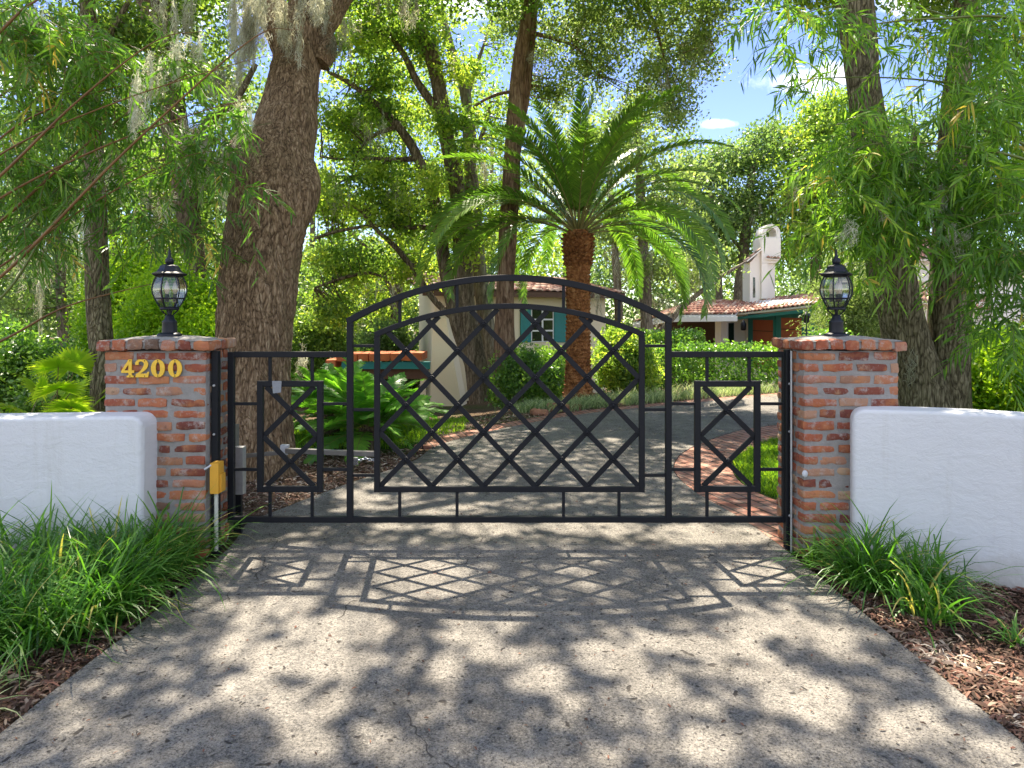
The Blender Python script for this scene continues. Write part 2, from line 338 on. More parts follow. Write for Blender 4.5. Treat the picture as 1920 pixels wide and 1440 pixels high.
M['leaf_bamboo'] = leaf_mat('bamboo_leaf', [(0, (.034, .082, .016)), (.45, (.074, .150, .024)), (.8, (.14, .225, .032)), (.96, (.18, .26, .05)), (1, (.30, .22, .06))], 1.8, (1.1, 1.15, .55), spec=.5, hue=(.88, .88, .70))
M['leaf_palm'] = leaf_mat('palm_leaflet', [(0, (.030, .074, .020)), (.5, (.064, .132, .030)), (.85, (.13, .20, .04)), (1, (.17, .19, .04))], 1.5, (1.1, 1.2, .5), .42, .35, .6, hue=(1.25, 1.1, .7))
M['leaf_cycad'] = leaf_mat('cycad_leaflet', [(0, (.022, .075, .020)), (.5, (.050, .135, .028)), (1, (.10, .21, .035))], 1.9, (1.1, 1.2, .45), .4, .35, .5)
M['leaf_hedge'] = leaf_mat('hedge_leaf', [(0, (.022, .062, .020)), (.5, (.055, .125, .034)), (1, (.115, .20, .05))], 1.7, (1.1, 1.15, .5), .4, .3, .6)
M['blade'] = leaf_mat('liriope_blade', [(0, (.020, .072, .016)), (.5, (.045, .135, .024)), (.85, (.10, .20, .034)), (1, (.30, .27, .13))], 1.7, (1.1, 1.15, .5), .38, .4, .45, hue=(.98, .86, .6))
M['grass'] = leaf_mat('turf_blade', [(0, (.03, .075, .012)), (.6, (.075, .16, .022)), (1, (.13, .21, .03))], 2.0, (1.15, 1.15, .4), hue=(.98, .86, .6))
M['pale_blade'] = leaf_mat('variegated_blade', [(0, (.10, .16, .07)), (.6, (.22, .28, .15)), (1, (.45, .47, .33))], 1.4, (1.05, 1.1, .7), .35, hue=(.7, .7, .6))
M['moss'] = leaf_mat('grey_moss', [(0, (.11, .105, .07)), (.5, (.23, .22, .155)), (1, (.42, .42, .35))], 1.15, (1.05, 1.02, .85), .42, .8, .1, (.92, .95, 1.0))
M['culm'] = plain('brown_bamboo_culm', (.17, .088, .030), .45, 0, .4, 4, .55)
M['culm_g'] = plain('green_bamboo_culm', (.12, .15, .03), .4, 0, .5, 4, .4)
M['petiole'] = plain('frond_stalk', (.20, .17, .05), .5, 0, .4, 6, .3)
SKY_STRENGTH, SUN_POWER, EXPOSURE, SKY_DUST, SKY_OZONE, CLOUD = .15, 5.0, 1.8, .0, 2.6, (5.2, 5.3, 5.5)
# ================================================================== GROUND
def catmull(pts, n=10):
    p = np.asarray(pts, float); p = np.concatenate([[2*p[0]-p[1]], p, [2*p[-1]-p[-2]]]); out = []
    for i in range(1, len(p)-2):
        for t in np.linspace(0, 1, n, endpoint=False):
            a, b, c, d = p[i-1:i+3]
            out.append(.5*((2*b)+(c-a)*t+(2*a-5*b+4*c-d)*t*t+(-a+3*b-3*c+d)*t**3))
    out.append(p[-2]); return np.array(out)
gx = np.concatenate([np.linspace(-70, -12, 12), np.linspace(-11, 13, 60), np.linspace(14, 80, 12)]); gy = np.concatenate([np.linspace(-30, -3, 6), np.linspace(-2, 26, 80), np.linspace(27, 110, 14)])
X, Y = np.meshgrid(gx, gy, indexing='ij'); Z = gz(X, Y)+.02*vnoise(np.stack([X, Y, X*0], -1).reshape(-1, 3), .7, 3).reshape(X.shape)-.012
g = MB(); i = np.arange(len(gx)-1)[:, None]*len(gy); j = np.arange(len(gy)-1)[None]
g.add(np.stack([X, Y, Z], -1).reshape(-1, 3), np.stack([i+j, i+len(gy)+j, i+len(gy)+j+1, i+j+1], -1).reshape(-1, 4), smooth=True)
tag(g.build('ground', M['soil']), kind='structure')
Lp = [(-1.84,-4),(-1.82,0),(-1.80,2.5),(-1.775,3.2),(-1.79,4.2),(-1.87,4.72),(-1.78,5.0),(-1.434,5.82),(-1.0,6.7),(-.86,7.46),(-.45,8.2),(.34,9.2),(1.12,9.95),(2.1,10.6),(4.35,11.9),(7,13.1),(11,14.2)]
Rp = [(1.87,-4),(1.83,0),(1.755,2.5),(1.74,3.2),(1.714,4.22),(1.67,4.75),(1.61,5.1),(1.52,5.6),(1.53,6.3),(1.76,7.0),(2.2,7.7),(2.9,8.5),(3.65,9.0),(4.6,9.4),(6.2,9.9),(9,10.4),(13,10.9)]
Lc, Rc = catmull(Lp), catmull(Rp)
def strip(mb, A, B, z, skirt=.14, nx=6, tint=.5):
    k = len(A); u = np.linspace(0, 1, nx)[None, :, None]
    q = A[:, None]*(1-u)+B[:, None]*u; zz = gz(q[..., 0], q[..., 1])+z
    v = np.concatenate([q, zz[..., None]], -1); lo = v.copy(); 
    i = np.arange(k-1)[:, None]*nx; j = np.arange(nx-1)[None]
    mb.add(v.reshape(-1, 3), np.stack([i+j, i+j+1, i+nx+j+1, i+nx+j], -1).reshape(-1, 4), tint, smooth=True)
    rim = np.concatenate([v[:, -1], v[-1, ::-1][1:], v[::-1, 0][1:], v[0, :][1:]]); m = len(rim); low = rim-np.array([0, 0, skirt])
    f = [(a, a+m, (a+1) % m+m, (a+1) % m) for a in range(m-1)]
    mb.add(np.concatenate([rim, low]), f, tint)
d = MB()
fi = np.arange(len(Lc))
def slab_range(aL, bL, aR, bR):
    n_ = max(6, int(max(bL-aL, bR-aR))+2); A_ = np.linspace(aL, bL, n_); B_ = np.linspace(aR, bR, n_)
    strip(d, np.stack([np.interp(A_, fi, Lc[:, 0]), np.interp(A_, fi, Lc[:, 1])], 1), np.stack([np.interp(B_, fi, Rc[:, 0]), np.interp(B_, fi, Rc[:, 1])], 1), .012)
def at_y(C, y): return float(np.interp(y, C[:, 1], fi))
joints = [(0, 0), (at_y(Lc, 4.275), at_y(Rc, 4.275)), (at_y(Lc, 6.98), at_y(Rc, 6.98)), (at_y(Lc, 9.3), at_y(Rc, 8.7)), (at_y(Lc, 11.2), at_y(Rc, 9.6)), (len(Lc)-1, len(Lc)-1)]
for p_, q_ in zip(joints[:-1], joints[1:]): slab_range(p_[0]+.02, q_[0]-.02, p_[1]+.02, q_[1]-.02)
tag(d.build('driveway', M['concrete']), kind='structure')
jd = MB(); strip(jd, Lc, Rc, -.006, .05); tag(jd.build('driveway_joint_bed', M['soil']), kind='structure')
# brick border band on the garden side of the curve, and along the far edge
Op = [(2.3,4.22),(2.26,4.75),(2.14,5.2),(2.03,5.6),(2.04,6.1),(2.25,6.8),(2.75,7.5),(3.4,8.15),(4.2,8.6),(5.2,8.95),(6.6,9.35),(9.2,9.8),(13,10.2)]
Rb = Rc[int(fi[np.argmin(abs(Rc[:,1]-4.22))]):]
Ob = catmull(Op); ii = np.linspace(0, 1, 120)
def resamp(A):
    s = np.concatenate([[0], np.cumsum(np.linalg.norm(np.diff(A, axis=0), axis=1))]); s /= s[-1]
    return np.stack([np.interp(ii, s, A[:, 0]), np.interp(ii, s, A[:, 1])], 1)
RbR, ObR = resamp(Rb), resamp(Ob)
b = MB(); strip(b, RbR+np.array([.008, 0]), ObR, .008, .1); tag(b.build('brick_path', M['paving']), kind='structure')
Lb = Lc[90:150]; T = unit(np.gradient(Lb, axis=0)); Nn = np.stack([-T[:, 1], T[:, 0]], 1)
b = MB(); strip(b, Lb+Nn*.27, Lb+Nn*.008, .010, .1); tag(b.build('brick_edging', M['paving']), kind='structure')
def outer_x(y): return np.interp(y, ObR[:, 1], ObR[:, 0])
def left_x(y): return np.interp(y, Lc[:, 1], Lc[:, 0])
# lawns: turf sheets with blades
lawn_r = np.stack([outer_x(np.linspace(4.5, 10.0, 30)), np.linspace(4.5, 10.0, 30)], 1)
l = MB(); strip(l, lawn_r+np.array([.01, 0]), lawn_r*np.array([0, 1])+np.array([9.5, 0]), .006, .05); 
la = np.stack([left_x(np.linspace(7.2, 9.4, 16))-.30, np.linspace(7.2, 9.4, 16)], 1)
la = np.stack([left_x(np.linspace(7.2, 10.0, 18))-.30, np.linspace(7.2, 10.0, 18)], 1)
strip(l, la*np.array([0, 1])+np.array([-4.6, 0]), la, .006, .05)
tag(l.build('lawn', M['turf']), kind='structure')
def blades(n, x, y, h, name, mat, z0=.006, w=.004, bend=.6, label=None):
    p = np.stack([x, y, gz(x, y)+z0], 1); a = rng.uniform(0, 6.28, n); hh = h*rng.uniform(.5, 1.2, n)
    d = np.stack([np.cos(a), np.sin(a), a*0], 1)*hh[:, None]*bend
    c = np.stack([p, p+d*.3+np.stack([a*0, a*0, hh*.6], 1), p+d+np.stack([a*0, a*0, hh], 1)], 1)
    b2 = rng.uniform(0, 6.28, n); wv = np.stack([np.cos(b2), np.sin(b2), b2*0], 1)
    W = np.stack([wv*w, wv*w*.8, wv*w*.1], 1)
    m = MB(); m.ribbon(c, W, rng.uniform(0, 1, n)); return tag(m.build(name, mat), kind='stuff', label=label)
n = 26000; y = rng.uniform(4.6, 9.6, n); x = outer_x(y)+.03+np.abs(rng.normal(0, 1.0, n)); k = x < 8
x2 = rng.uniform(-4.4, -.6, 16000); y2 = rng.uniform(7.3, 9.9, 16000); k2 = x2 < left_x(y2)-.32
blades(k.sum()+k2.sum(), np.concatenate([x[k], x2[k2]]), np.concatenate([y[k], y2[k2]]), .06, 'lawn_grass', M['grass'], w=.0045)

# ================================================================== GATE (plane Y = GY, 294 px per metre there)
GY = 4.25; S = FX/GY
def G(px, py): return np.array([(px-CX)/S, GY, EYE-(py-HY)/S])
def L(p): return p/S
gate = thing('metal_gate', 'black iron driveway gate with arched top and diamond lattice', 'gate', (G(954, 1010)[0], GY, .16))
go = gate.location
W_, D_ = L(11.3), .036
f = MB()
for x in (434, 656.5, 1253, 1472.5):
    f.bar(G(x, 979), G(x, 660 if x in (434, 1472.5) else 600), W_, D_)
f.bar(G(439.7, 973.5), G(1466.8, 973.5), L(11), D_-.004)
f.bar(G(439.7, 664.5), G(650.8, 664.5), L(11), D_-.004); f.bar(G(1258.7, 664.5), G(1466.8, 664.5), L(11), D_-.004)
f.build('frame', M['gate'], gate, go)
def arc(x0, y0, x1, ap, n=49):
    h = (x1-x0)/2; s = y0-ap; r = (h*h+s*s)/(2*s); cx, cy = (x0+x1)/2, ap+r; th = math.asin(h/r)
    ts = np.linspace(-th, th, n); pts = [G(cx+r*math.sin(t), cy-r*math.cos(t)) for t in ts]; nr = [np.array([math.sin(t), 0, math.cos(t)]) for t in ts]
    return pts, nr, (cx, cy, r)
a = MB(); pts, nr, oc = arc(652, 603, 1257.5, 521); a.sweep(pts, nr, L(12), D_+.003); a.build('arch_rail', M['gate'], gate, go)
inn = MB(); pts, nr, ic = arc(703.5, 628, 1206.8, 574); inn.sweep(pts, nr, L(10.5), D_-.002)
for x in (707.2, 1203.2): inn.bar(G(x, 922), G(x, 629), L(10.6), D_-.006)
inn.bar(G(712.6, 917), G(1197.8, 917), L(10.4), D_-.010); inn.build('inner_frame', M['gate'], gate, go)
def spacer(p, q):
    s = MB(); s.bar(p, q, L(5.6), .016, c=.001); s.build('spacer_bar', M['gate'], gate, go)
def arc_y(c, x, o): return c[1]-math.sqrt(c[2]**2-(x-c[0])**2)+o
for x in (749.5, 857, 1056.5, 1160.5):
    spacer(G(x, arc_y(ic, x, -4)), G(x, arc_y(oc, x, 5))); spacer(G(x, 968.3), G(x, 922))
for y in (648.5, 768, 891):
    spacer(G(662.2, y), G(701.8, y)); spacer(G(1208.4, y), G(1247.3, y))
# lattice of crossing flat bars
x0, x1, yb, hp, vp = 712.5, 1197.9, 912.0, 48.54, 50.8
def top_y(x): return ic[1]-math.sqrt(ic[2]**2-(x-ic[0])**2)+4.5
def lat(xs, ys, sgn):
    pts = []; x, y = xs, ys; st = .25
    while True:
        nx, ny = x+sgn*st, y-st*vp/hp
        if nx < x0 or nx > x1 or ny < top_y(nx): break
        x, y = nx, ny
    if abs(y-ys) < 18: return
    m = MB(); dy = .0046*(1 if sgn > 0 else -1); o = np.array([0, dy, 0])
    m.bar(G(xs, ys)+o, G(x, y)+o, L(9.6), .009, c=.001); m.build('lattice_bar', M['gate'], gate, go)
for k in range(0, 5): lat(x0+2*hp*k, yb, 1); lat(x1-2*hp*k, yb, -1)
for k in (1, 2): lat(x0, yb-2*vp*k, 1); lat(x1, yb-2*vp*k, -1)
def rosette(p, r=.021):
    m = MB(); m.lathe([(.001, -.011), (.007, -.010), (.010, -.006), (.010, 0)], 10)
    for q in range(4):
        a = q*math.pi/2+math.pi/4
        for s_ in (-.28, .28):
            cx_, cy_ = r*.72*math.cos(a+s_), r*.72*math.sin(a+s_)
            m.lathe([(.001, -.0085), (.004, -.0075), (.0062, -.004), (.0065, .0)], 8, 0, (cx_, cy_, 0))
    m.lathe([(r*.9, 0), (r*.9, -.003), (r*.6, -.0045)], 8, math.pi/8)
    v = []
    for a_ in m.V: v.append(np.stack([a_[:, 0], a_[:, 2]-.0102, a_[:, 1]], 1)+p)
    m.V = v; m.build('rosette', M['gate'], gate, go)
for r_ in range(1, 7):
    for c_ in range(1, 10):
        if (r_+c_) % 2 == 0:
            x, y = x0+c_*hp, yb-r_*vp
            if y > top_y(x)+16: rosette(G(x, y))
# side panels
for cx_ in (544.5, 1363.5):
    m = MB(); xa, xb, ya, yb2 = cx_-61.5, cx_+61.5, 714, 922; w = 11
    for x in (xa+w/2, xb-w/2): m.bar(G(x, yb2), G(x, ya), L(w), D_-.004)
    for y in (ya+w/2, yb2-w/2): m.bar(G(xa+w, y), G(xb-w, y), L(w), D_-.008)
    pn = m.build('side_panel', M['gate'], gate, go)
    xi0, xi1, yi0, yi1 = xa+w, xb-w, ya+w, yb2-w; ym = (yi0+yi1)/2
    for (p, q, s_) in (((xi0+6, yi0), (xi1, ym), -1), ((xi1-6, yi0), (xi0, ym), 1), ((xi0, ym), (xi1-6, yi1), -1), ((xi1, ym), (xi0+6, yi1), 1)):
        z = MB(); o = np.array([0, .0046*s_, 0]); z.bar(G(*p)+o, G(*q)+o, L(9.6), .009, c=.001); z.build('lattice_bar', M['gate'], gate, go)
    for y in ((yi0+ym)/2, (yi1+ym)/2): rosette(G(cx_, y), .019)
    for x in (cx_-38, cx_+41): spacer(G(x, ya), G(x, 670)); spacer(G(x, 968.3), G(x, yb2))
    le, re = (439.7, 650.8) if cx_ < 900 else (1258.7, 1466.8)
    for y in (757, 880): spacer(G(le, y), G(xa, y)); spacer(G(xb, y), G(re, y))
m = MB(); p = G(521, 727)
for (ya, yb2, t) in ((714, 740, 0),):
    q = [G(512, 713.6), G(530, 713.6), G(529, 735), G(514, 737)]; m.slab(np.array(q)+np.array([0, -.0205, 0]), (0, .001, 0)); 
m.build('silver_tape', M['tape'], gate, go)
m = MB()
for y in (690, 955):
    m.bar(G(417, y), G(428.3, y), .018, .018); m.bar(G(1478, y), G(1484, y), .018, .018)
m.build('hinge', M['rust'], gate, go)
# hanging posts bolted to the pillars
def post(x0_, x1_, y0_, label):
    t = thing('gate_post', label, 'post', ((x0_+x1_)/2, y0_, 0), 'black gate posts bolted to the pillars')
    m = MB(); m.bar(((x0_+x1_)/2, y0_+.025, 0.0), ((x0_+x1_)/2, y0_+.025, 1.262), x1_-x0_, .05, c=.004); m.build('square_tube', M['gate'], t, t.location)
    for z in (.22, .75, 1.05):
        s_ = MB(); s_.lathe([(.008, 0), (.008, .006), (.005, .009)], 8); s_.V = [np.stack([a[:, 0]+(x0_+x1_)/2, y0_-a[:, 2], a[:, 1]+z], 1) for a in s_.V]; s_.build('bolt', M['galv'], t, t.location)
post(-1.852, -1.812, 4.10, 'black square gate post bolted to the pillar numbered 4200')
post(1.728, 1.768, 4.20, 'black square gate post bolted to the pillar without a number')
# opener arm, its motor case and the chain
t = thing('gate_opener', 'pale metal arm of the gate opener behind the lattice side panel', 'gate opener', (-1.78, 4.75, .55))
m = MB(); m.bar(P(440, 856, 4.62), P(560, 846, 4.6), .026, .03); m.bar(P(536, 845, 4.58), P(702, 851, 4.42), .034, .034); m.build('arm', M['steel'], t, t.location)
m = MB(); m.box(P(527, 852, 4.6)-np.array([0, .02, 0]), P(541, 834, 4.6)+np.array([0, .02, 0])); m.build('bracket', M['whitep'], t, t.location)
m = MB(); m.box((-1.985, 4.60, .0), (-1.915, 4.68, .72)); m.build('support_post', M['steel'], t, t.location)
m = MB()
for k in range(9):
    c = P(668+k*4.2, 861+1.5*math.sin(k*1.1), 4.36); th = np.linspace(0, 2*math.pi, 13)
    a = np.stack([np.cos(th)*.011, (np.sin(th)*.007 if k % 2 else th*0), (th*0 if k % 2 else np.sin(th)*.007)], 1)+c
    m.tube(a, .0032, 6, caps=False)
m.box(P(663, 871, 4.36)-np.array([0, .012, 0]), P(671, 858, 4.36)+np.array([0, .012, 0]))
tag(m.build('chain', M['chain']), 'shiny metal chain locked round the gate beside the opener arm', 'chain')

# ================================================================== PILLARS
def pillar(xa, xb, ya, yb, label, seed, tilt=1):
    t = thing('brick_pillar', label, 'gate pillar', ((xa+xb)/2, (ya+yb)/2, 0), 'brick gate pillars')
    r = np.random.default_rng(seed); H = 1.268; m = MB()
    m.rbox(((xa+xb)/2, (ya+yb)/2, H/2), ((xb-xa)/2-.0085, (yb-ya)/2-.0085, H/2), .012, (20, 12, 50), mat=1, amp=.0035, nscale=16, seed=seed)
    nrow = 18; ch = H/nrow
    for row in range(nrow):
        z = (row+.5)*ch
        def brick(cx, cy, hx, hy):
            hz = ch/2-.0068-r.uniform(-.002, .0035)
            m.rbox((cx, cy, z+r.uniform(-.003, .003)), (hx, hy, hz), min(hx, hy, hz)*r.uniform(.3, .75), (max(4, int(hx/.018)), max(3, int(hy/.02)), 5), r.uniform(0, 1), 0, r.uniform(.003, .0062), r.uniform(16, 34), int(r.integers(1, 999)), r.uniform(-.012, .012))
        for yy, sg in ((ya, 1), (yb, -1)):
            x = xa; first = True; short = (row % 2 == 0)
            while x < xb-.03:
                Ln = r.uniform(.19, .215) if not (short and first) else r.uniform(.085, .11)
                if r.random() < .12: Ln = r.uniform(.10, .13)
                e = min(x+Ln, xb)
                if xb-e < .055: e = xb
                gap = r.uniform(.007, .012); dp = .05
                brick((x+e)/2, yy+sg*(dp-.002+r.uniform(0, .0075)), (e-x)/2-(gap if not first else gap*.4), dp); x = e; first = False
        for xx, sg in ((xa, 1), (xb, -1)):
            y = ya+.055+(.05 if row % 2 else 0)
            while y < yb-.06:
                e = min(y+r.uniform(.09, .2), yb-.03); brick(xx+sg*(.048+r.uniform(0, .004)), (y+e)/2, .05, max(.02, (e-y)/2-.008)); y = e
    m.build('brick_shaft', [M['brick'], M['mortar']], t, t.location)
    c = MB(); o = .03; za, zb = H+.004, H+.068
    c.rbox(((xa+xb)/2, (ya+yb)/2, (za+zb)/2), ((xb-xa)/2+o-.012, (yb-ya)/2+o-.012, (zb-za)/2-.004), .01, (14, 10, 4), mat=1, amp=.003, nscale=20, seed=seed+3)
    x = xa-o
    while x < xb+o-.03:
        e = min(x+r.uniform(.088, .106), xb+o); 
        if xb+o-e < .045: e = xb+o
        for yy, sg in ((ya-o, 1), (yb+o, -1)):
            c.rbox(((x+e)/2, yy+sg*.09, (za+zb)/2+r.uniform(-.004, .004)-abs((x+e)/2-(xa+xb)/2)*.02), ((e-x)/2-.005, .09, (zb-za)/2), r.uniform(.010, .018), (6, 6, 5), r.uniform(0, 1), 0, .005, 36, int(r.integers(1, 999)))
        x = e
    for xx, sg in ((xa-o, 1), (xb+o, -1)):
        y = ya+.15
        while y < yb+o-.16:
            e = y+.095; c.rbox((xx+sg*.09, (y+e)/2, (za+zb)/2-.006), (.09, .042, (zb-za)/2), .014, (6, 5, 5), r.uniform(0, 1), 0, .005, 36, int(r.integers(1, 999))); y = e
    u = np.linspace(-1, 1, 25); U, Vv = np.meshgrid(u, u, indexing='ij')
    px_, py_ = (xa+xb)/2+U*((xb-xa)/2+o-.004), (ya+yb)/2+Vv*((yb-ya)/2+o-.004)
    zz = zb-.012+.030*(1-np.abs(U)**2.4)*(1-np.abs(Vv)**2.4); q = np.stack([px_, py_, zz], -1).reshape(-1, 3); q[:, 2] += .004*vnoise(q, 30, seed)
    i = np.arange(24)[:, None]*25; j = np.arange(24)[None]
    c.add(q, np.stack([i+j, i+25+j, i+26+j, i+j+1], -1).reshape(-1, 4), .5, 1, True)
    c.build('brick_cap', [M['brick'], M['mortar']], t, t.location)
PLX = (-2.487, -1.853); PRX = (1.769, 2.362)
pillar(*PLX, 4.05, 4.40, 'red brick gate pillar carrying the brass number 4200', 11)
pillar(*PRX, 4.05, 4.47, 'red brick gate pillar without a number, beside the forked oak', 23)

# ================================================================== WALLS
def stucco_wall(path, H0, H1, th, label, seed):
    """path: from the free end (at the pillar) outwards"""
    c = catmull(path, 30); s = np.concatenate([[0], np.cumsum(np.linalg.norm(np.diff(c, axis=0), axis=1))])
    ss = np.unique(np.concatenate([np.linspace(0, .14, 22)**1.0*1.0, np.linspace(.14, s[-1], 110)]))
    cx_, cy_ = np.interp(ss, s, c[:, 0]), np.interp(ss, s, c[:, 1]); p = np.stack([cx_, cy_], 1)
    T = unit(np.gradient(p, axis=0)); N_ = np.stack([-T[:, 1], T[:, 0]], 1)
    R_ = .07; rr = .028; k = []
    for a, sv in enumerate(ss):
        H = H0+(H1-H0)*sv/s[-1]; w = th/2
        if sv < R_: H -= R_-math.sqrt(max(0, R_*R_-(R_-sv)**2))
        if sv < rr: w -= rr-math.sqrt(max(0, rr*rr-(rr-sv)**2))
        sec = [(-w, 0), (-w, H*.25), (-w, H*.5), (-w, H*.75)]
        rad = min(.024, w*.9)
        sec += [(-w+rad-rad*math.cos(q), H-rad+rad*math.sin(q)) for q in np.linspace(0, math.pi/2, 7)]
        sec += [(w-rad+rad*math.sin(q), H-rad+rad*math.cos(q)) for q in np.linspace(0, math.pi/2, 7)]
        sec += [(w, H*.75), (w, H*.5), (w, H*.25), (w, 0)]
        k.append([(p[a, 0]+N_[a, 0]*x, p[a, 1]+N_[a, 1]*x, z) for x, z in sec])
    v = np.array(k); n_, q_ = v.shape[:2]; vv = v.reshape(-1, 3)
    vv = vv+np.stack([vnoise(vv, 2.2, seed), vnoise(vv, 2.2, seed+1), vnoise(vv, 2.2, seed+2)*.6], 1)*.006*np.clip(vv[:, 2:]*8, 0, 1)
    i = np.arange(n_-1)[:, None]*q_; j = np.arange(q_-1)[None]
    m = MB(); m.add(vv, np.stack([i+j, i+j+1, i+q_+j+1, i+q_+j], -1).reshape(-1, 4)[:, ::-1], .5, 0, True)
    m.add(vv[:q_], [list(range(q_))], .5); o = m.build('stucco_wall', M['stucco'])
    return tag(o, label, 'wall', 'white stucco entrance walls')
stucco_wall([(-2.155,3.98),(-2.6,3.95),(-3.4,3.86),(-4.6,3.6),(-6.5,3.0),(-8.5,2.2)], .895, .90, .22, 'white rounded stucco wall joining the pillar numbered 4200', 3)
stucco_wall([(2.05,4.04),(2.4,3.9),(2.85,3.62),(3.6,3.1),(5.0,2.2),(6.5,1.0)], .925, 1.045, .22, 'white rounded stucco wall joining the pillar without a number', 9)

# ================================================================== HOUSE NUMBER
def fill2d(polys, depth):
    cu = bpy.data.curves.new('outline', 'CURVE'); cu.dimensions = '2D'; cu.fill_mode = 'BOTH'; cu.extrude = depth/2; cu.bevel_depth = .0008; cu.bevel_resolution = 1
    for pl in polys:
        sp = cu.splines.new('POLY'); sp.points.add(len(pl)-1); sp.use_cyclic_u = True
        for q, (x, y) in zip(sp.points, pl): q.co = (x, y, 0, 1)
    o = bpy.data.objects.new('outline', cu); COL.objects.link(o); dg = bpy.context.evaluated_depsgraph_get(); dg.update()
    me = bpy.data.meshes.new_from_object(o.evaluated_get(dg)); bpy.data.objects.remove(o); 
    v = np.array([q.co[:] for q in me.vertices]); f = [tuple(q.vertices) for q in me.polygons]; bpy.data.meshes.remove(me); return v, f
def digit(polysets, px, py, w, h, label, name='number_digit'):
    Yd = 4.05-.004; m = MB(); s_ = FX/4.05
    for k, polys in enumerate(polysets):
        v, f = fill2d([[(x*w/s_, y*h/s_) for x, y in pl] for pl in polys], .006)
        q = np.stack([v[:, 0], -v[:, 2]-.0008*k, v[:, 1]], 1)+P(px, py, 4.05)-np.array([0, .008, 0])
        for n_ in (3, 4): 
            ff = [t for t in f if len(t) == n_]
            if ff: m.add(q, ff)
        for t in f:
            if len(t) > 4: m.add(q[list(t)], [list(range(len(t)))])
    o = m.build(name, M['brass'])
    return tag(o, label, 'house number', 'brass house number digits'), (px, py, w, h)
ell = lambda rx, ry, n=40: [(.5+rx*math.cos(t), .5+ry*math.sin(t)) for t in np.linspace(0, 2*math.pi, n, endpoint=False)]
zero = [[ell(.5, .5), ell(.17, .36)]]
four = [[[(.56,1),(.80,1),(.80,.38),(.98,.38),(.98,.25),(.80,.25),(.80,.10),(.95,.08),(.95,0),(.42,0),(.42,.08),(.56,.10),(.56,.25),(0,.25),(0,.36)], [(.56,.38),(.56,.74),(.22,.38)]]]
def stroke(cw):
    c = np.array([a[:2] for a in cw]); w = np.array([a[2] for a in cw])/2; cc = catmull(np.column_stack([c, w]), 6)
    T = unit(np.gradient(cc[:, :2], axis=0)); N_ = np.stack([-T[:, 1], T[:, 0]], 1)
    return [tuple(q) for q in np.concatenate([cc[:, :2]+N_*cc[:, 2:], (cc[:, :2]-N_*cc[:, 2:])[::-1]])]
two = [[stroke([(.13,.70,.20),(.14,.80,.22),(.24,.92,.14),(.45,.95,.10),(.68,.88,.22),(.76,.70,.28),(.64,.50,.22),(.40,.30,.12),(.16,.14,.10)])], [[(.03,0),(.90,0),(.98,.30),(.88,.30),(.80,.20),(.08,.20)]]]
for ps, px, w, lab in ((four, 229.5, 24, 'brass digit 4 screwed to the pillar, before the 2'), (two, 255, 27, 'brass digit 2 screwed to the pillar between the 4 and a zero'), (zero, 285, 25.5, 'brass digit 0 on the pillar next to the 2'), (zero, 317, 25.5, 'brass digit 0 that ends the number 4200 on the pillar')):
    o, _ = digit(ps, px, 707, w, 33, lab)
    for q in (.93, .07):
        s_ = MB(); s_.lathe([(.0032, 0), (.0032, .002), (.002, .003)], 8); c = P(px+w*(.5 if ps is zero else .68), 707-33*q, 4.05)
        s_.V = [np.stack([a[:, 0]+c[0], c[1]-.0125-a[:, 2], a[:, 1]+c[2]], 1) for a in s_.V]; s_.build('screw', M['screw'], o)

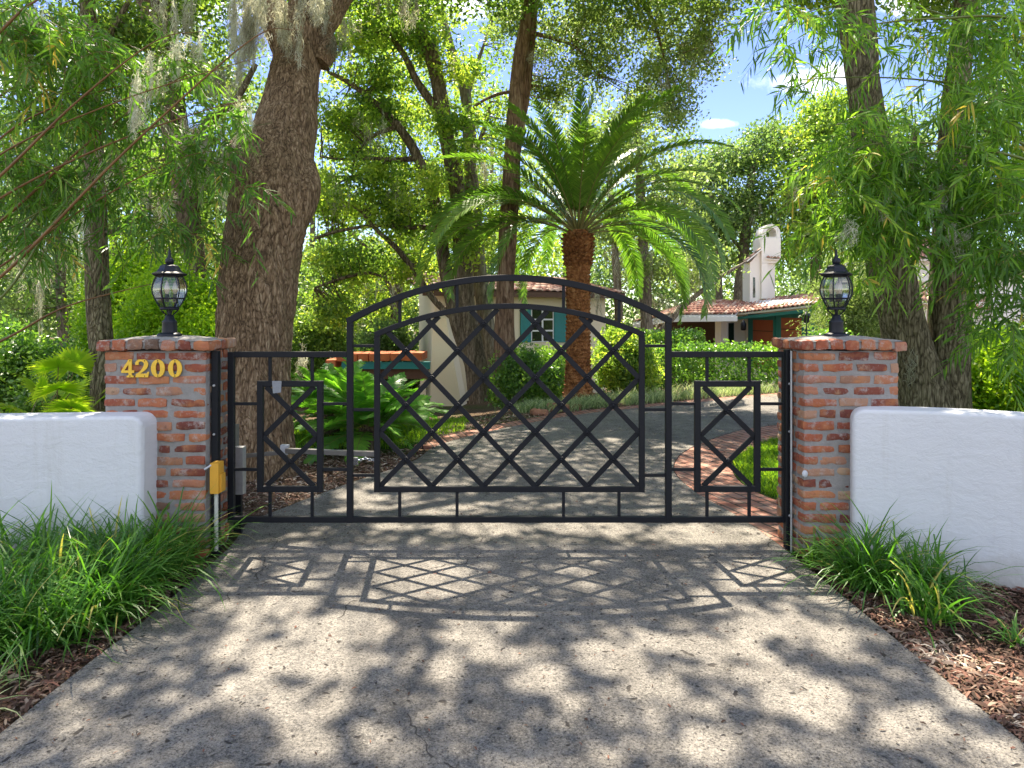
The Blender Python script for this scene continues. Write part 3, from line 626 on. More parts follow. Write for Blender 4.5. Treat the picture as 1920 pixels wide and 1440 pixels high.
# ================================================================== LANTERNS
def lantern(loc, rz, label):
    t = thing('post_lantern', label, 'lantern', loc, 'black lanterns on the gate pillars', rz); K = math.pi/6
    m = MB()
    m.lathe([(.072, 0), (.072, .010), (.062, .016), (.048, .022)], 28)
    m.lathe([(.046, .0), (.044, .03), (.042, .085), (.043, .092), (.030, .104), (.024, .128), (.018, .134)], 12)
    m.build('pedestal', M['black'], t)
    for q in range(4):
        a = q*math.pi/2+math.pi/4; m = MB(); pr = [(.016, .128), (.030, .142), (.044, .156), (.050, .166), (.042, .170)]
        m.tube([(r*math.cos(a), r*math.sin(a), z) for r, z in pr], .0045, 6); m.build('scroll_arm', M['black'], t)
    m = MB(); m.lathe([(.010, .128), (.010, .17)], 8); m.lathe([(.052, .164), (.056, .170), (.056, .176), (.050, .180)], 24); m.lathe([(.040, .179), (.055, .180), (.056, .184), (.042, .184)], 6, K, smooth=False)
    prof = [(.056, .184), (.070, .207), (.083, .234), (.094, .262), (.099, .290), (.096, .318), (.089, .342), (.080, .362), (.074, .375)]
    for q in range(6):
        a = q*math.pi/3+K; m.tube([(r*math.cos(a), r*math.sin(a), z) for r, z in prof], .0042, 6)
    for (r, z) in ((.083, .236), (.074, .376)):
        c = [(r*math.cos(q*math.pi/3+K), r*math.sin(q*math.pi/3+K), z) for q in range(7)]
        for q in range(6): m.tube([c[q], c[q+1]], .0045, 6)
    m.build('cage', M['black'], t)
    for q in range(6):
        a0, a1 = q*math.pi/3+K, (q+1)*math.pi/3+K; g_ = MB(); v = []
        for r, z in prof:
            for u_ in np.linspace(.04, .96, 5):
                a = a0+(a1-a0)*u_; rr_ = (r-.002)*(math.cos(math.pi/6)/math.cos(a-(a0+a1)/2)); v.append((rr_*math.cos(a), rr_*math.sin(a), z))
        k = len(prof); g_.add(v, [(i*5+j, i*5+j+1, i*5+6+j, i*5+5+j) for i in range(k-1) for j in range(4)], smooth=True); g_.build('glass_pane', M['glass'], t)
    m = MB(); m.lathe([(.066, .372), (.088, .378), (.100, .386), (.101, .392), (.074, .404), (.060, .424), (.054, .440), (.040, .448), (.020, .452)], 6, K, smooth=False); m.build('roof', M['black'], t)
    m = MB(); m.lathe([(.018, .450), (.024, .462), (.026, .474), (.020, .488), (.011, .496), (.012, .502), (.008, .512), (.0075, .530), (.004, .546), (.001, .552)], 16); m.build('finial', M['black'], t)
    for q in range(3):
        a = q*2.094+.5; c = (.030*math.cos(a), .030*math.sin(a), 0); m = MB(); m.lathe([(.012, .215), (.012, .262), (.009, .264)], 12, 0, c); s_ = m.build('candle_socket', M['sleeve'], t)
        m = MB(); m.lathe([(.008, .264), (.014, .285), (.015, .30), (.010, .325), (.003, .345), (.001, .35)], 12, 0, c); m.build('bulb', M['bulb'], t)
lantern((P(318, 632, 4.2)[0], 4.2, 1.352), 0, 'black carriage lantern on the pillar numbered 4200')
lantern((P(1568, 632, 4.22)[0], 4.22, 1.352), R(24), 'black carriage lantern on the pillar without a number')

# ================================================================== SMALL HARDWARE
t = thing('control_box', 'yellow plastic control box on the numbered pillar beside the gate', 'control box', (-1.82, 4.04, .5))
m = MB(); m.rbox((P(406, 893, 4.03)[0], 4.035, (P(0, 866, 4.03)[2]+P(0, 924, 4.03)[2])/2), (.027, .04, .093), .005, (6, 6, 8)); m.build('case', M['yellow'], t, t.location)
m = MB(); m.rbox((P(414.5, 905, 4.03)[0], 4.045, P(0, 905, 4.03)[2]), (.010, .03, .055), .004, (4, 4, 6)); m.build('hinged_lid', M['yellow'], t, t.location)
m = MB(); m.tube([P(396, 872, 4.0), P(390, 876, 3.99), P(384, 880, 4.0)], .006, 8); m.build('cable_gland', M['whitep'], t, t.location)
m = MB(); x = P(405.5, 0, 4.03)[0]; m.tube([(x, 4.03, z) for z in np.linspace(.06, .405, 12)], .0115, 10)
for z in np.linspace(.08, .38, 9): m.lathe([(.0125, z), (.0125, z+.008)], 10, 0, (x, 4.03, 0))
tag(m.build('conduit_pipe', M['conduit']), 'pale grey ribbed conduit rising to the yellow control box', 'pipe')
m = MB(); x = P(1485, 0, 4.16)[0]; m.tube([(x, 4.17, z) for z in np.linspace(.0, 1.26, 8)], .007, 8)
tag(m.build('conduit_pipe', M['galv']), 'thin galvanised conduit up the pillar without a number', 'pipe')
m = MB(); m.lathe([(.017, 0), (.017, .005), (.012, .008), (.003, .009)], 20); c = P(1495, 884, 4.1)
m.V = [np.stack([a[:, 0]+1.775, 4.042-a[:, 2], a[:, 1]*1.25+c[2]], 1) for a in m.V]
o = m.build('reflector', M['whitep']); tag(o, 'round white reflector on the pillar without a number', 'reflector')
t = thing('motor_case', 'grey metal case standing between the numbered pillar and gate', 'motor case', (-1.79, 4.5, .3))
m = MB(); m.rbox((-1.845, 4.49, .44), (.045, .03, .16), .006); m.build('case', M['galv'], t, t.location)
m = MB(); m.box((-1.87, 4.475, 0), (-1.82, 4.505, .285)); m.build('mounting_leg', M['gate'], t, t.location)
# ================================================================== LEAF AND TWIG TOOLS
def leaf_quads(mb, c, size, aspect=.5, up=.6, tint=.5, droop=.3, seed_dir=None, svar=.35):
    n = len(c); a = unit(rng.normal(size=(n, 3))+np.array([0, 0, -droop])); 
    if seed_dir is not None: a = unit(a*.7+seed_dir)
    nn = rng.normal(size=(n, 3))*.8+np.array([0, 0, up]); nn = unit(nn-a*np.sum(nn*a, 1, keepdims=True)); b = np.cross(nn, a)
    Ln = (size*rng.uniform(1-svar, 1+svar, n))[:, None]; W = Ln*aspect*.5
    v = np.stack([c-a*Ln*.5, c-a*Ln*.02+b*W-nn*W*.25, c+a*Ln*.5-nn*Ln*.08, c-a*Ln*.02-b*W-nn*W*.25], 1)
    mb.quads(v, tint)
def clumps(blobs, nper, rsub, nleaf, flat=.65, shell=.45):
    """blobs (cx,cy,cz,rx,ry,rz) -> sub-clump centres and leaf points with tints"""
    C = []; 
    for bl in blobs:
        c = np.array(bl[:3]); r = np.array(bl[3:6]); n = max(2, int(nper*(bl[6] if len(bl) > 6 else 1)))
        d = unit(rng.normal(size=(n, 3)))*(rng.uniform(0, 1, (n, 1))**shell); C.append(c+d*r)
    C = np.concatenate(C); rs = rsub*rng.uniform(.6, 1.3, len(C)); base = rng.uniform(.15, .85, len(C))
    k = np.repeat(np.arange(len(C)), nleaf)
    g = rng.normal(size=(len(k), 3))*.55; g *= np.minimum(1, 1.3/np.maximum(np.linalg.norm(g, axis=1, keepdims=True), 1e-6))
    pts = C[k]+g*rs[k][:, None]*np.array([1, 1, flat])
    return C, pts, np.clip(base[k]+rng.normal(0, .18, len(k)), 0, 1)
def twigs(mb, C, skel, r0=.012, maxd=3.0, frac=1.0, mat=0):
    if not len(skel): return
    sk = np.asarray(skel)
    for c in C:
        if rng.random() > frac: continue
        d = np.linalg.norm(sk-c, axis=1)+.25*np.maximum(0, sk[:, 2]-c[2]); i = int(np.argmin(d))
        if np.linalg.norm(sk[i]-c) > maxd: continue
        p0, p1 = sk[i], c; m = (p0+p1)/2+rng.normal(0, .06, 3)*np.linalg.norm(p1-p0)+np.array([0, 0, .05])
        t = np.linspace(0, 1, 5)[:, None]; path = (1-t)**2*p0+2*t*(1-t)*m+t*t*p1
        mb.tube(path, np.linspace(r0, r0*.3, 5), 5, mat=mat, caps=False)
def limb_path(pts, Y):
    """[(px,py,wpx[,dY])] -> centre line and radii"""
    q = np.array([list(P(p[0], p[1], Y+(p[3] if len(p) > 3 else 0)))+[p[2]*.5*(Y+(p[3] if len(p) > 3 else 0))/FX] for p in pts])
    c = catmull(q, 9); return c[:, :3], np.maximum(c[:, 3], .004)
def bark_disp(amp, seed):
    def f(p):
        q = p*np.array([1, 1, .3]); return amp*(vnoise(q, 9, seed)*.6+vnoise(q, 21, seed+1)*.4)+amp*1.6*vnoise(p, 1.7, seed+2)
    return f
def tree(name, label, cat, Y, trunks, limbs, blobs, bark, leaf, size=.085, nper=22, rsub=.42, nleaf=110, aspect=.5, group=None, twig=.8, seg=14, amp=.012, base=None, up=.6, shell=.45):
    """blobs in photo pixels: (px,py,rpx,rpy,dY,depth_m[,weight])"""
    t0 = limb_path(trunks[0], Y) if trunks else None
    loc = tuple(t0[0][0]) if t0 is not None else tuple(base)
    t = thing(name, label, cat, loc, group); skel = []
    for k, tr in enumerate(trunks):
        c, r = limb_path(tr, Y); m = MB(); m.tube(c, r, seg+6, disp=bark_disp(amp, k+3)); m.build('trunk', bark, t, loc); skel += list(c[len(c)//3:])
    for k, lm in enumerate(limbs):
        c, r = limb_path(lm, Y); m = MB(); m.tube(c, r, max(6, seg-4), disp=bark_disp(amp*.5, k+11)); m.build('limb', bark, t, loc); skel += list(c)
    if blobs:
        B = [tuple(P(b[0], b[1], Y+b[4]))+(b[2]*(Y+b[4])/FX, b[5], b[3]*(Y+b[4])/FX, (b[6] if len(b) > 6 else 1)) for b in blobs]
        C, pts, ti = clumps(B, nper, rsub, nleaf, shell=shell)
        m = MB(); leaf_quads(m, pts, size, aspect, up, ti); twigs(m, C, skel, .013*Y/13, 3.2, twig, 1); m.build('crown', [leaf, bark], t, loc)
    return t, skel

# ================================================================== THE BIG OAK (its crown spreads over the drive and dapples it)
OY = 6.25
c, r = limb_path([(478,925,190),(477,888,158),(476,830,142),(474,760,134),(474,690,133,.02),(478,620,137,.08),(488,530,138,.2),(498,450,136,.33),(508,380,134,.45),(516,320,126,.58),(530,265,112,.72),(545,190,96,.9),(556,120,92,1.08),(572,60,94,1.25),(600,10,88,1.4),(632,-40,78,1.7),(655,-90,70,2.1),(672,-150,62,2.7)], OY)
oak = thing('oak_tree', 'massive leaning live oak with rugged bark behind the pillar numbered 4200', 'tree', tuple(c[0])); ol = tuple(c[0]); skel = list(c[90:])
def oak_disp(p):
    q = p*np.array([1, 1, .26]); z = p[:, 2]
    a = .016*(1-np.abs(vnoise(q, 15, 2))*2)+.010*vnoise(q, 33, 4)+.03*vnoise(p, 1.3, 8)
    return a
m = MB(); cc = catmull(np.column_stack([c[::9], r[::9]]), 26); m.tube(cc[:, :3], cc[:, 3], 110, disp=oak_disp); m.build('trunk', M['bark_oak'], oak, ol)
def oak_part(nm, pts, seg=26):
    c_, r_ = limb_path(pts, OY); m = MB(); m.tube(c_, r_, seg, disp=lambda p: .012*vnoise(p*np.array([1, 1, .4]), 14, 5)+.03*vnoise(p, 3, 6)); m.build(nm, M['bark_oak'], oak, ol); return c_
oak_part('burl', [(540,440,44,0.33),(554,405,66,0.41),(564,372,64,0.47),(573,345,52,0.53),(578,322,34,0.58),(580,300,14,0.63)], 40)
oak_part('burl', [(480,330,60,0.56),(462,310,58,0.61),(450,285,46,0.67),(446,262,34,0.73),(446,248,14,0.76)], 36)
oak_part('burl', [(600,120,40,1.08),(612,98,46,1.14),(616,80,30,1.19),(618,66,12,1.23)], 24)
skel += list(oak_part('limb', [(556,120,60,1.08),(520,40,60,1.11),(470,-40,54,1.40),(400,-120,44,2.20)]))
for (a, b, e) in (((655,-90,44,2.1), (-1.0, 9.4, 7.0), (.4, 10.6, 7.8)), ((672,-150,46,2.7), (-2.0, 9.8, 7.6), (-2.6, 11.2, 8.4)), ((672,-150,36,2.7), (.2, 9.6, 7.6), (2.6, 10.2, 8.2)), ((400,-120,36,2.2), (-4.8, 8.4, 6.8), (-6.0, 9.0, 7.6))):
    p0 = P(a[0], a[1], OY+a[3]); q = catmull([p0, (p0+np.array(b))/2+np.array([0, 0, .25]), b, (np.array(b)+np.array(e))/2+np.array([.1, .1, .15]), e, np.array(e)+(np.array(e)-np.array(b))*.7], 8)
    m = MB(); m.tube(q, np.linspace(a[2]*.5*OY/FX, .025, len(q)), 14, disp=lambda p: .012*vnoise(p, 9, 7)); m.build('limb', M['bark_oak'], oak, ol); skel += list(q[6:])
# where sun reaches the ground between the leaves (ellipses of sun on the drive, photo px)
LIT = [(2000,1200,120,60),(-60,1150,110,44),(455,1062,62,26),(550,1092,48,24),(520,1140,130,28),(560,1060,22,14),(660,1052,40,14),(800,1090,140,50),(700,1135,90,30),(900,1170,120,18),(640,1180,150,34),(470,1180,60,26),(560,1240,130,56),(470,1300,90,44),(560,1330,120,50),(640,1250,80,40),(590,1395,70,40),(700,1390,50,40),(440,1220,60,40),(885,1193,90,22),(930,1235,64,30),(832,1258,52,36),(1010,1275,56,34),(1150,1240,92,50),(1225,1298,90,40),(1290,1215,110,32),(1410,1085,95,40),(1330,1130,60,30),(1440,1180,120,36),(1400,1255,110,50),(1480,1310,90,56),(1330,1330,60,30),(1320,1400,70,46),(1550,1330,60,60),(1560,1200,50,26),(730,990,44,9),(905,992,130,17),(1110,990,130,20),(1320,1003,130,26),(1400,1010,70,18),(540,1026,34,6),(1130,1052,50,8),(1060,1320,30,24),(1850,1270,110,90),(1700,1370,90,50),(230,1110,110,50),(60,1060,90,60),(330,1060,50,40),(120,1200,90,50),(1700,1160,70,30),(1800,1050,90,40),(560,1128,60,12),(985,1285,40,30),(1190,1225,40,20)]
def shadow_px(p):
    t = (p[:, 2]-.02)/SD[2]; gx_ = p[:, 0]-SD[0]*t; gy_ = p[:, 1]-SD[1]*t
    y_ = np.maximum(gy_, .05); return CX+FX*gx_/y_, HY+FX*EYE/y_, gx_, gy_
def sunlit(p, pad=1.0):
    px, py, gx_, gy_ = shadow_px(p); ok = np.zeros(len(p), bool); w = 1+.32*vnoise(np.stack([gx_, gy_, gx_*0], 1), 7, 2)
    for (x, y, a, b) in LIT: ok |= ((px-x)/a)**2+((py-y)/b)**2 < (pad*w*.79)**2
    far = gy_ > 4.9
    nz = vnoise(np.stack([gx_*.6, gy_*2.2, gx_*0], 1), 2.1, 5)+.5*vnoise(np.stack([gx_, gy_*2, gx_*0], 1), 5, 6)
    ok |= far & (nz > .46)
    return ok & (gy_ > .4)
n = 104000
gx_ = rng.uniform(-6.0, 6.0, n); gy_ = rng.uniform(-.6, 8.4, n); z = 7.1+.35*vnoise(np.stack([gx_, gy_, gx_*0], 1), .6, 3)+rng.uniform(0, 1.1, n)
t = z/SD[2]; pts = np.stack([gx_+SD[0]*t, gy_+SD[1]*t, z], 1)
por = vnoise(np.stack([gx_, gy_, z*.3], 1), 3.2, 9)
keep = ~sunlit(pts) & (por > -.7)
keep |= (rng.random(n) < .02)
pts = pts[keep]
m = MB(); leaf_quads(m, pts, .105, .55, 1.0, np.clip(.45+.3*vnoise(pts, 1.5, 4)+rng.normal(0, .15, len(pts)), 0, 1), .2); m.build('crown', M['leaf_oak'], oak, ol)
m = MB(); twigs(m, pts[::260], skel, .012, 3.0); m.build('twigs', M['bark_oak'], oak, ol)

# ================================================================== OTHER TREES
tree('oak_tree', 'slim mossy oak trunk rising just behind the pillar numbered 4200', 'tree', 7.6, [[(203,800,52),(196,740,44),(190,660,40),(184,560,37),(181,470,36),(179,380,35),(176,280,33),(172,180,32),(168,60,30),(160,-60,28)]],
     [[(181,440,12),(220,430,9),(262,400,6),(300,385,4)], [(172,180,14),(120,130,11),(60,60,8),(10,-10,6)], [(170,120,14),(220,40,10),(260,-30,8)]],
     [(60,60,110,70,.3,.9),(200,20,90,60,.4,.8),(300,70,60,60,.6,.7),(100,200,90,50,.6,.8,.6),(240,160,60,40,.8,.7,.5)], M['bark_green'], M['leaf_oak'], .07, 15, .34, 110)
tree('oak_tree', 'dark oak limb trunk in shade between the slim trunk and the massive oak', 'tree', 10.5, [[(392,735,30),(388,640,30),(372,520,34),(352,400,40),(336,300,44),(322,200,50),(306,100,58),(292,10,66),(280,-80,66)]],
     [[(336,300,20),(390,230,16),(440,190,12),(480,120,8)], [(322,200,18),(260,150,12),(200,120,8)]],
     [(320,420,90,70,.5,1.2),(420,330,60,80,.5,1.0),(250,330,90,60,.8,1.2),(400,160,60,70,.5,1.0,.6),(380,40,70,60,.4,1.0,.7),(230,60,80,50,.6,1.0,.6)], M['bark_dark'], M['leaf_oak'], .085, 24, .42, 110)
tree('oak_tree', 'forked dark oak with crooked leaning limbs between the massive oak and palm', 'tree', 13.6,
     [[(905,752,52),(893,690,42),(880,620,38),(872,560,35),(862,400,31),(851,320,30),(837,255,30),(826,182,28),(811,110,27),(782,33,23),(765,-40,20)]],
     [[(888,690,28),(858,610,26),(840,530,25),(828,456,24),(819,394,22),(804,346,21),(782,292,19),(746,237,17),(702,193,13),(658,157,10),(615,135,5)],
      [(784,297,11),(740,300,10),(698,297,8),(640,298,5),(600,294,3)], [(826,440,11),(804,427,10),(752,426,9),(702,423,8),(640,432,7),(590,447,4)],
      [(855,600,16),(812,560,13),(775,505,12),(740,462,11),(705,430,8),(680,400,4)], [(826,200,18),(811,193,17),(782,153,15),(757,102,12),(720,51,9),(690,5,6)],
      [(746,237,9),(700,255,7),(668,290,5),(660,330,3)], [(720,520,5),(690,512,6),(640,522,5),(590,540,3)]],
     [(660,100,90,80,.2,1.2),(720,40,80,60,.2,1.1),(640,240,60,60,.3,1.1),(715,330,70,55,.4,1.1),(625,380,60,60,.3,1.1),(745,410,60,45,.5,1.0),(650,500,70,40,.4,1.1),(720,200,60,60,.6,1.1),(800,60,60,70,.3,1.1,.8),(770,500,50,40,.7,.9,.6),(870,120,50,50,.2,.8,.35),(850,250,60,80,-.7,.5,.45),(800,340,60,60,-.6,.5,.4),(870,430,50,60,-.6,.5,.35),(640,580,50,40,.7,.9,.7),(610,20,40,40,.2,1,.6)],
     M['bark_dark'], M['leaf_bright'], .092, 34, .33, 115)
tree('oak_tree', 'slender pale grey tree between the crooked oak and the reddish trunk', 'tree', 15.0,
     [[(930,742,34),(917,650,31),(905,560,28),(892,430,26),(882,310,25),(880,255,24),(871,164,22),(851,110,18),(826,18,15),(812,-50,12)]],
     [[(874,190,11),(888,140,9),(905,90,6),(922,40,4)], [(884,300,10),(905,250,8),(920,190,5)]],
     [(800,-20,60,40,.2,1.0,.7),(880,330,60,70,.5,1.2),(930,220,50,60,.5,1.1,.8),(905,440,60,60,.8,1.2,.8),(950,60,40,60,.4,1.1,.6)], M['bark_pale'], M['leaf_oak'], .085, 20, .42, 110)
tree('oak_tree', 'tall straight tree with reddish trunk rising behind the palm fronds', 'tree', 13.0,
     [[(952,748,46),(948,660,40),(946,600,37),(950,474,34),(957,365,33),(961,290,31),(964,220,28),(975,110,26),(994,0,26),(1004,-70,24)], [(968,290,16,.2),(978,220,17,.2),(988,160,18,.2),(996,60,18,.2),(1003,-40,17,.2)]],
     [[(1000,-40,14),(1060,-60,13),(1130,-50,12),(1190,-10,10),(1225,40,7),(1245,110,4)], [(1190,-10,7),(1250,0,6),(1310,40,4),(1340,90,3)], [(972,170,8),(930,178,7),(890,200,5),(860,240,3)], [(985,60,9),(1030,70,7),(1080,90,5),(1120,140,3)]],
     [(1050,60,70,70,.2,1.2),(1140,40,80,80,.1,1.2),(1240,40,90,80,.0,1.2,1.2),(1310,70,50,80,-.1,1.0),(1240,150,60,60,-.1,1.0,.8),(1120,130,55,45,.2,1.0,.6),(960,30,50,50,.4,1.0,.6),(1040,170,45,40,.5,.9,.6),(1260,215,28,22,-.1,.6,.3)],
     M['bark_red'], M['leaf_olive'], .075, 36, .36, 120)
# forked oak beyond the wall on the other side
tree('oak_tree', 'forked twin-trunk oak with furrowed bark behind the white wall', 'tree', 6.6,
     [[(1752,880,150),(1740,800,118),(1726,740,92),(1706,660,84),(1686,580,80),(1668,500,74),(1650,400,66),(1636,300,62),(1622,182,58),(1612,110,60),(1600,0,64),(1588,-110,60)],
      [(1766,880,130),(1772,800,98),(1776,740,78),(1778,660,72),(1782,560,68),(1784,460,60),(1788,320,50),(1792,200,40),(1800,100,40),(1814,0,40),(1826,-90,38)]],
     [[(1600,20,30),(1660,-60,24),(1720,-120,16)]],
     [(1640,-60,150,50,.2,.9),(1800,-40,120,60,.2,.9),(1560,-40,80,40,.2,.8,.6),(1880,60,60,80,.5,.8,.6)], M['bark_green'], M['leaf_oak'], .07, 24, .34, 110, seg=44, amp=.014)
# distant trees, garden side
far = [
 ('broad distant oak with moss seen beyond the palm and chimney', 29, [[(1385,600,26),(1392,500,22),(1400,420,18),(1410,330,13),(1416,260,8)],[(1350,600,16),(1345,500,14),(1335,420,10),(1330,340,6)]], [[(1400,420,10),(1450,360,8),(1490,310,5)],[(1392,470,8),(1350,420,6),(1320,380,4)]],
  [(1430,290,55,46,0,2),(1375,300,50,40,.5,2),(1330,320,40,40,.5,2),(1400,370,70,50,0,2),(1340,400,60,50,0,2),(1460,390,60,60,.5,2),(1300,430,60,50,0,2),(1380,470,70,50,.5,2),(1310,350,30,40,.5,2,.6),(1270,300,40,50,1.5,2,.7),(1460,250,40,25,0,1.5,.6)], 'leaf_far'),
 ('tall distant magnolia standing in the sky gap behind the hanging bamboo', 27, [[(1530,600,20),(1530,480,18),(1534,380,14),(1538,280,10),(1542,210,6)]], [[(1534,380,7),(1560,300,5),(1570,230,3)],[(1532,420,7),(1500,330,5),(1480,270,3)]],
  [(1546,205,34,28,0,1.4,.9),(1525,250,46,40,0,1.6),(1570,260,40,60,0,1.6),(1500,300,50,50,0,1.8),(1560,340,60,50,0,1.8),(1505,370,60,50,.4,1.8),(1570,430,70,60,0,2),(1500,450,60,50,.4,2)], 'leaf_bright'),
 ('leafy distant tree filling the view behind the forked oak', 24, [[(1700,620,24),(1704,500,20),(1710,380,16),(1716,240,10)]], [[(1704,500,9),(1640,400,7),(1610,330,4)],[(1710,380,9),(1780,280,7),(1830,200,4)]],
  [(1690,240,50,40,0,1.8,.5),(1640,330,60,60,0,2,.7),(1720,340,60,50,0,2,.6),(1800,270,60,60,0,2,.6),(1890,330,60,70,0,2),(1850,390,50,40,0,2,.5),(1890,160,60,80,0,2,.7),(1620,250,40,40,0,1.4,.5)], 'leaf_far'),
 ('moss-hung oak standing behind the drooping side of the palm', 21, [[(1215,650,26),(1210,560,22),(1205,460,20),(1200,340,15),(1195,230,10)],[(1160,650,16),(1158,540,15),(1150,420,12),(1140,300,8)]], [[(1240,620,12),(1275,580,11),(1310,550,9),(1350,520,6),(1400,490,3)],[(1205,460,9),(1260,400,7),(1300,370,4)]],
  [(1190,300,70,60,0,1.8),(1260,380,60,60,0,1.8),(1150,420,70,60,0,1.8),(1230,500,70,40,.4,1.6,.7),(1120,260,60,50,.3,1.8),(1300,500,50,40,.4,1.5,.6),(1060,330,60,70,.3,1.8,.8),(1190,220,45,30,0,1.4,.5)], 'leaf_olive'),
 ('bright leafy tree behind the crooked oak and the cream house', 24, [[(740,720,26),(742,600,22),(748,480,18),(752,340,12)]], [[(742,560,9),(700,480,7),(660,440,4)],[(748,480,9),(800,400,7),(840,350,4)]],
  [(700,260,90,70,0,2),(800,220,80,70,0,2),(640,360,90,70,0,2),(760,380,90,70,0,2),(850,340,70,60,0,2),(660,480,90,60,.4,2),(800,480,80,60,0,2),(620,580,80,60,.4,2,.8),(720,570,70,50,.8,2,.7),(880,460,70,60,.4,2),(960,400,70,80,.4,2,.8),(1010,500,70,50,.4,2,.8),(900,170,70,60,0,2,.35),(740,120,90,80,0,2,.8)], 'leaf_bright'),
 ('shaded leafy tree beyond the slim mossy trunk', 17, [[(120,740,24),(118,620,20),(112,480,18),(108,320,14),(100,180,10)],[(290,740,16),(286,600,14),(290,460,12),(300,330,8)]], [[(112,480,8),(60,400,6),(20,330,4)],[(290,500,7),(340,430,5),(380,380,3)]],
  [(60,260,90,60,0,1.8),(40,400,90,60,0,1.8),(150,350,90,70,0,1.8),(100,500,100,60,.4,1.8,.8),(260,280,90,70,0,1.8),(350,350,80,70,0,1.8),(300,470,80,60,.5,1.8,.8),(420,450,50,60,0,1.6,.8),(30,560,80,60,.4,1.8,.7),(200,120,100,60,0,1.8,.6),(80,110,80,50,0,1.8,.5),(420,200,60,90,0,1.8,.8),(150,590,60,50,1,1.8,.6),(350,110,70,60,0,1.8,.7)], 'leaf_far'),
]
for lab, Y, tr, lm, bl, lf in far:
    tree('shade_tree', lab, 'tree', Y, tr, lm, bl, M['bark_pale'] if 'moss' in lab else M['bark_dark'], M[lf], .11+.002*Y, int(16+Y*.35), .035*Y if Y < 20 else .72, 95, .52, 'trees deeper in the garden', .45, seg=10, amp=.02)
# far wood behind everything
m = MB(); n = 1600; px = rng.uniform(-300, 2300, n); Yf = rng.uniform(32, 46, n)
top = np.interp(px, [-300, 600, 1050, 1120, 1300, 1400, 1480, 1600, 1700, 2300], [-60, -60, 90, 250, 330, 330, 320, 300, 120, 40])+40*vnoise(np.stack([px/60, px*0, px*0], 1), 1, 5)
py = top+(705-top)*rng.uniform(0, 1, n)**.62
px[-770:-570] = rng.uniform(-1700, -250, 200); py[-770:-570] = rng.uniform(60, 690, 200)
px[-920:-770] = rng.uniform(2250, 3400, 150); py[-920:-770] = rng.uniform(60, 690, 150)
px[-570:-420] = rng.uniform(430, 800, 150); py[-570:-420] = rng.uniform(470, 700, 150); Yf[-570:-420] = rng.uniform(26, 32, 150)
px[-420:-230] = rng.uniform(1050, 1600, 190); py[-420:-230] = rng.uniform(380, 640, 190)
px[-230:] = rng.uniform(-250, 480, 230); py[-230:] = rng.uniform(300, 690, 230); Yf[-230:] = rng.uniform(24, 32, 230)
Cc = np.stack([(px-CX)*Yf/FX, Yf, EYE-(py-HY)*Yf/FX], 1); k = np.repeat(np.arange(n), 110); g = rng.normal(size=(len(k), 3))*np.array([.75, .7, .55])
tb = rng.uniform(.1, .9, n); leaf_quads(m, Cc[k]+g, .27, .5, .6, np.clip(tb[k]+rng.normal(0, .15, len(k)), 0, 1), .3)
tr = MB()
for q in range(46):
    px_ = rng.uniform(-200, 2200); Yq = rng.uniform(30, 44); b = P(px_, 0, Yq); h = rng.uniform(7, 16) if px_ < 1050 else rng.uniform(4, 7)
    tr.tube([(b[0]+.25*math.sin(q+s_*2.0)*s_, Yq, -.9+h*s_) for s_ in np.linspace(0, 1, 8)], np.linspace(.26, .08, 8), 8, mat=1)
m.F += [(f+m.n, t_, mm, s_) for f, t_, mm, s_ in tr.F]; m.V += tr.V; m.n += tr.n
tag(m.build('woods', [M['leaf_far'], M['bark_dark']]), kind='stuff')

# ================================================================== PALM
def frond(mb, base, az, el, Ln, droop, nleaf=64, lmax=.42, w=.011, roll=0.0, tint=.4, start=.14, stalk_r=.016, vee=.35, mat_leaf=0, mat_st=1, stiff=.22, sweep_=.55):
    k = 26; t = np.linspace(0, 1, k); e = el-droop*t**1.35; ds = Ln/(k-1)
    h = np.array([math.cos(az), math.sin(az), 0]); pts = [np.array(base, float)]
    for i in range(1, k): pts.append(pts[-1]+ds*(h*math.cos(e[i])+np.array([0, 0, math.sin(e[i])])))
    pts = np.array(pts); T = unit(np.gradient(pts, axis=0)); side = np.array([-math.sin(az), math.cos(az), 0]); S_ = np.broadcast_to(side, T.shape); N_ = unit(np.cross(T, S_)); N_ = N_*np.where(N_[:, 2:] < -.0, -1, 1) if False else np.cross(T, S_)
    cr, sr = np.cos(roll*t)[:, None], np.sin(roll*t)[:, None]; S_, N_ = S_*cr+N_*sr, N_*cr-S_*sr
    mb.tube(pts, np.interp(t, [0, .2, 1], [stalk_r, stalk_r*.55, stalk_r*.12]), 6, mat=mat_st, tint=.6, caps=False)
    u = np.repeat(np.linspace(start, .995, nleaf), 2); sg = np.tile([1, -1], nleaf); u = np.clip(u+rng.normal(0, .004, len(u)), start, 1)
    f = lambda A: np.stack([np.interp(u, t, A[:, i]) for i in range(3)], 1)
    p, TT, SS, NN = f(pts), f(T), f(S_), f(N_)
    pr = np.interp(u, [start, start+.12, .45, .8, 1], [.35, .75, 1, .72, .38])*lmax*rng.uniform(.9, 1.1, len(u))
    fw = sweep_+.55*u; d = unit(SS*sg[:, None]+TT*fw[:, None]+NN*(vee+rng.normal(0, .10, len(u)))[:, None]*np.where(NN[:, 2:] < 0, -1, 1))
    q = np.array([0, .33, .7, 1.0]); c = p[:, None]+d[:, None]*pr[:, None, None]*q[None, :, None]; c[..., 2] -= (stiff*pr)[:, None]*q**2
    wv = unit(TT-d*np.sum(TT*d, 1, keepdims=True)); W = wv[:, None]*(w*np.array([.75, 1, .8, .08]))[None, :, None]
    mb.ribbon(c, W, np.clip(tint+rng.normal(0, .10, len(u)), 0, 1), mat_leaf)
PY = 12.0; pb = P(1084, 745, PY); ptop = P(1083, 432, PY)
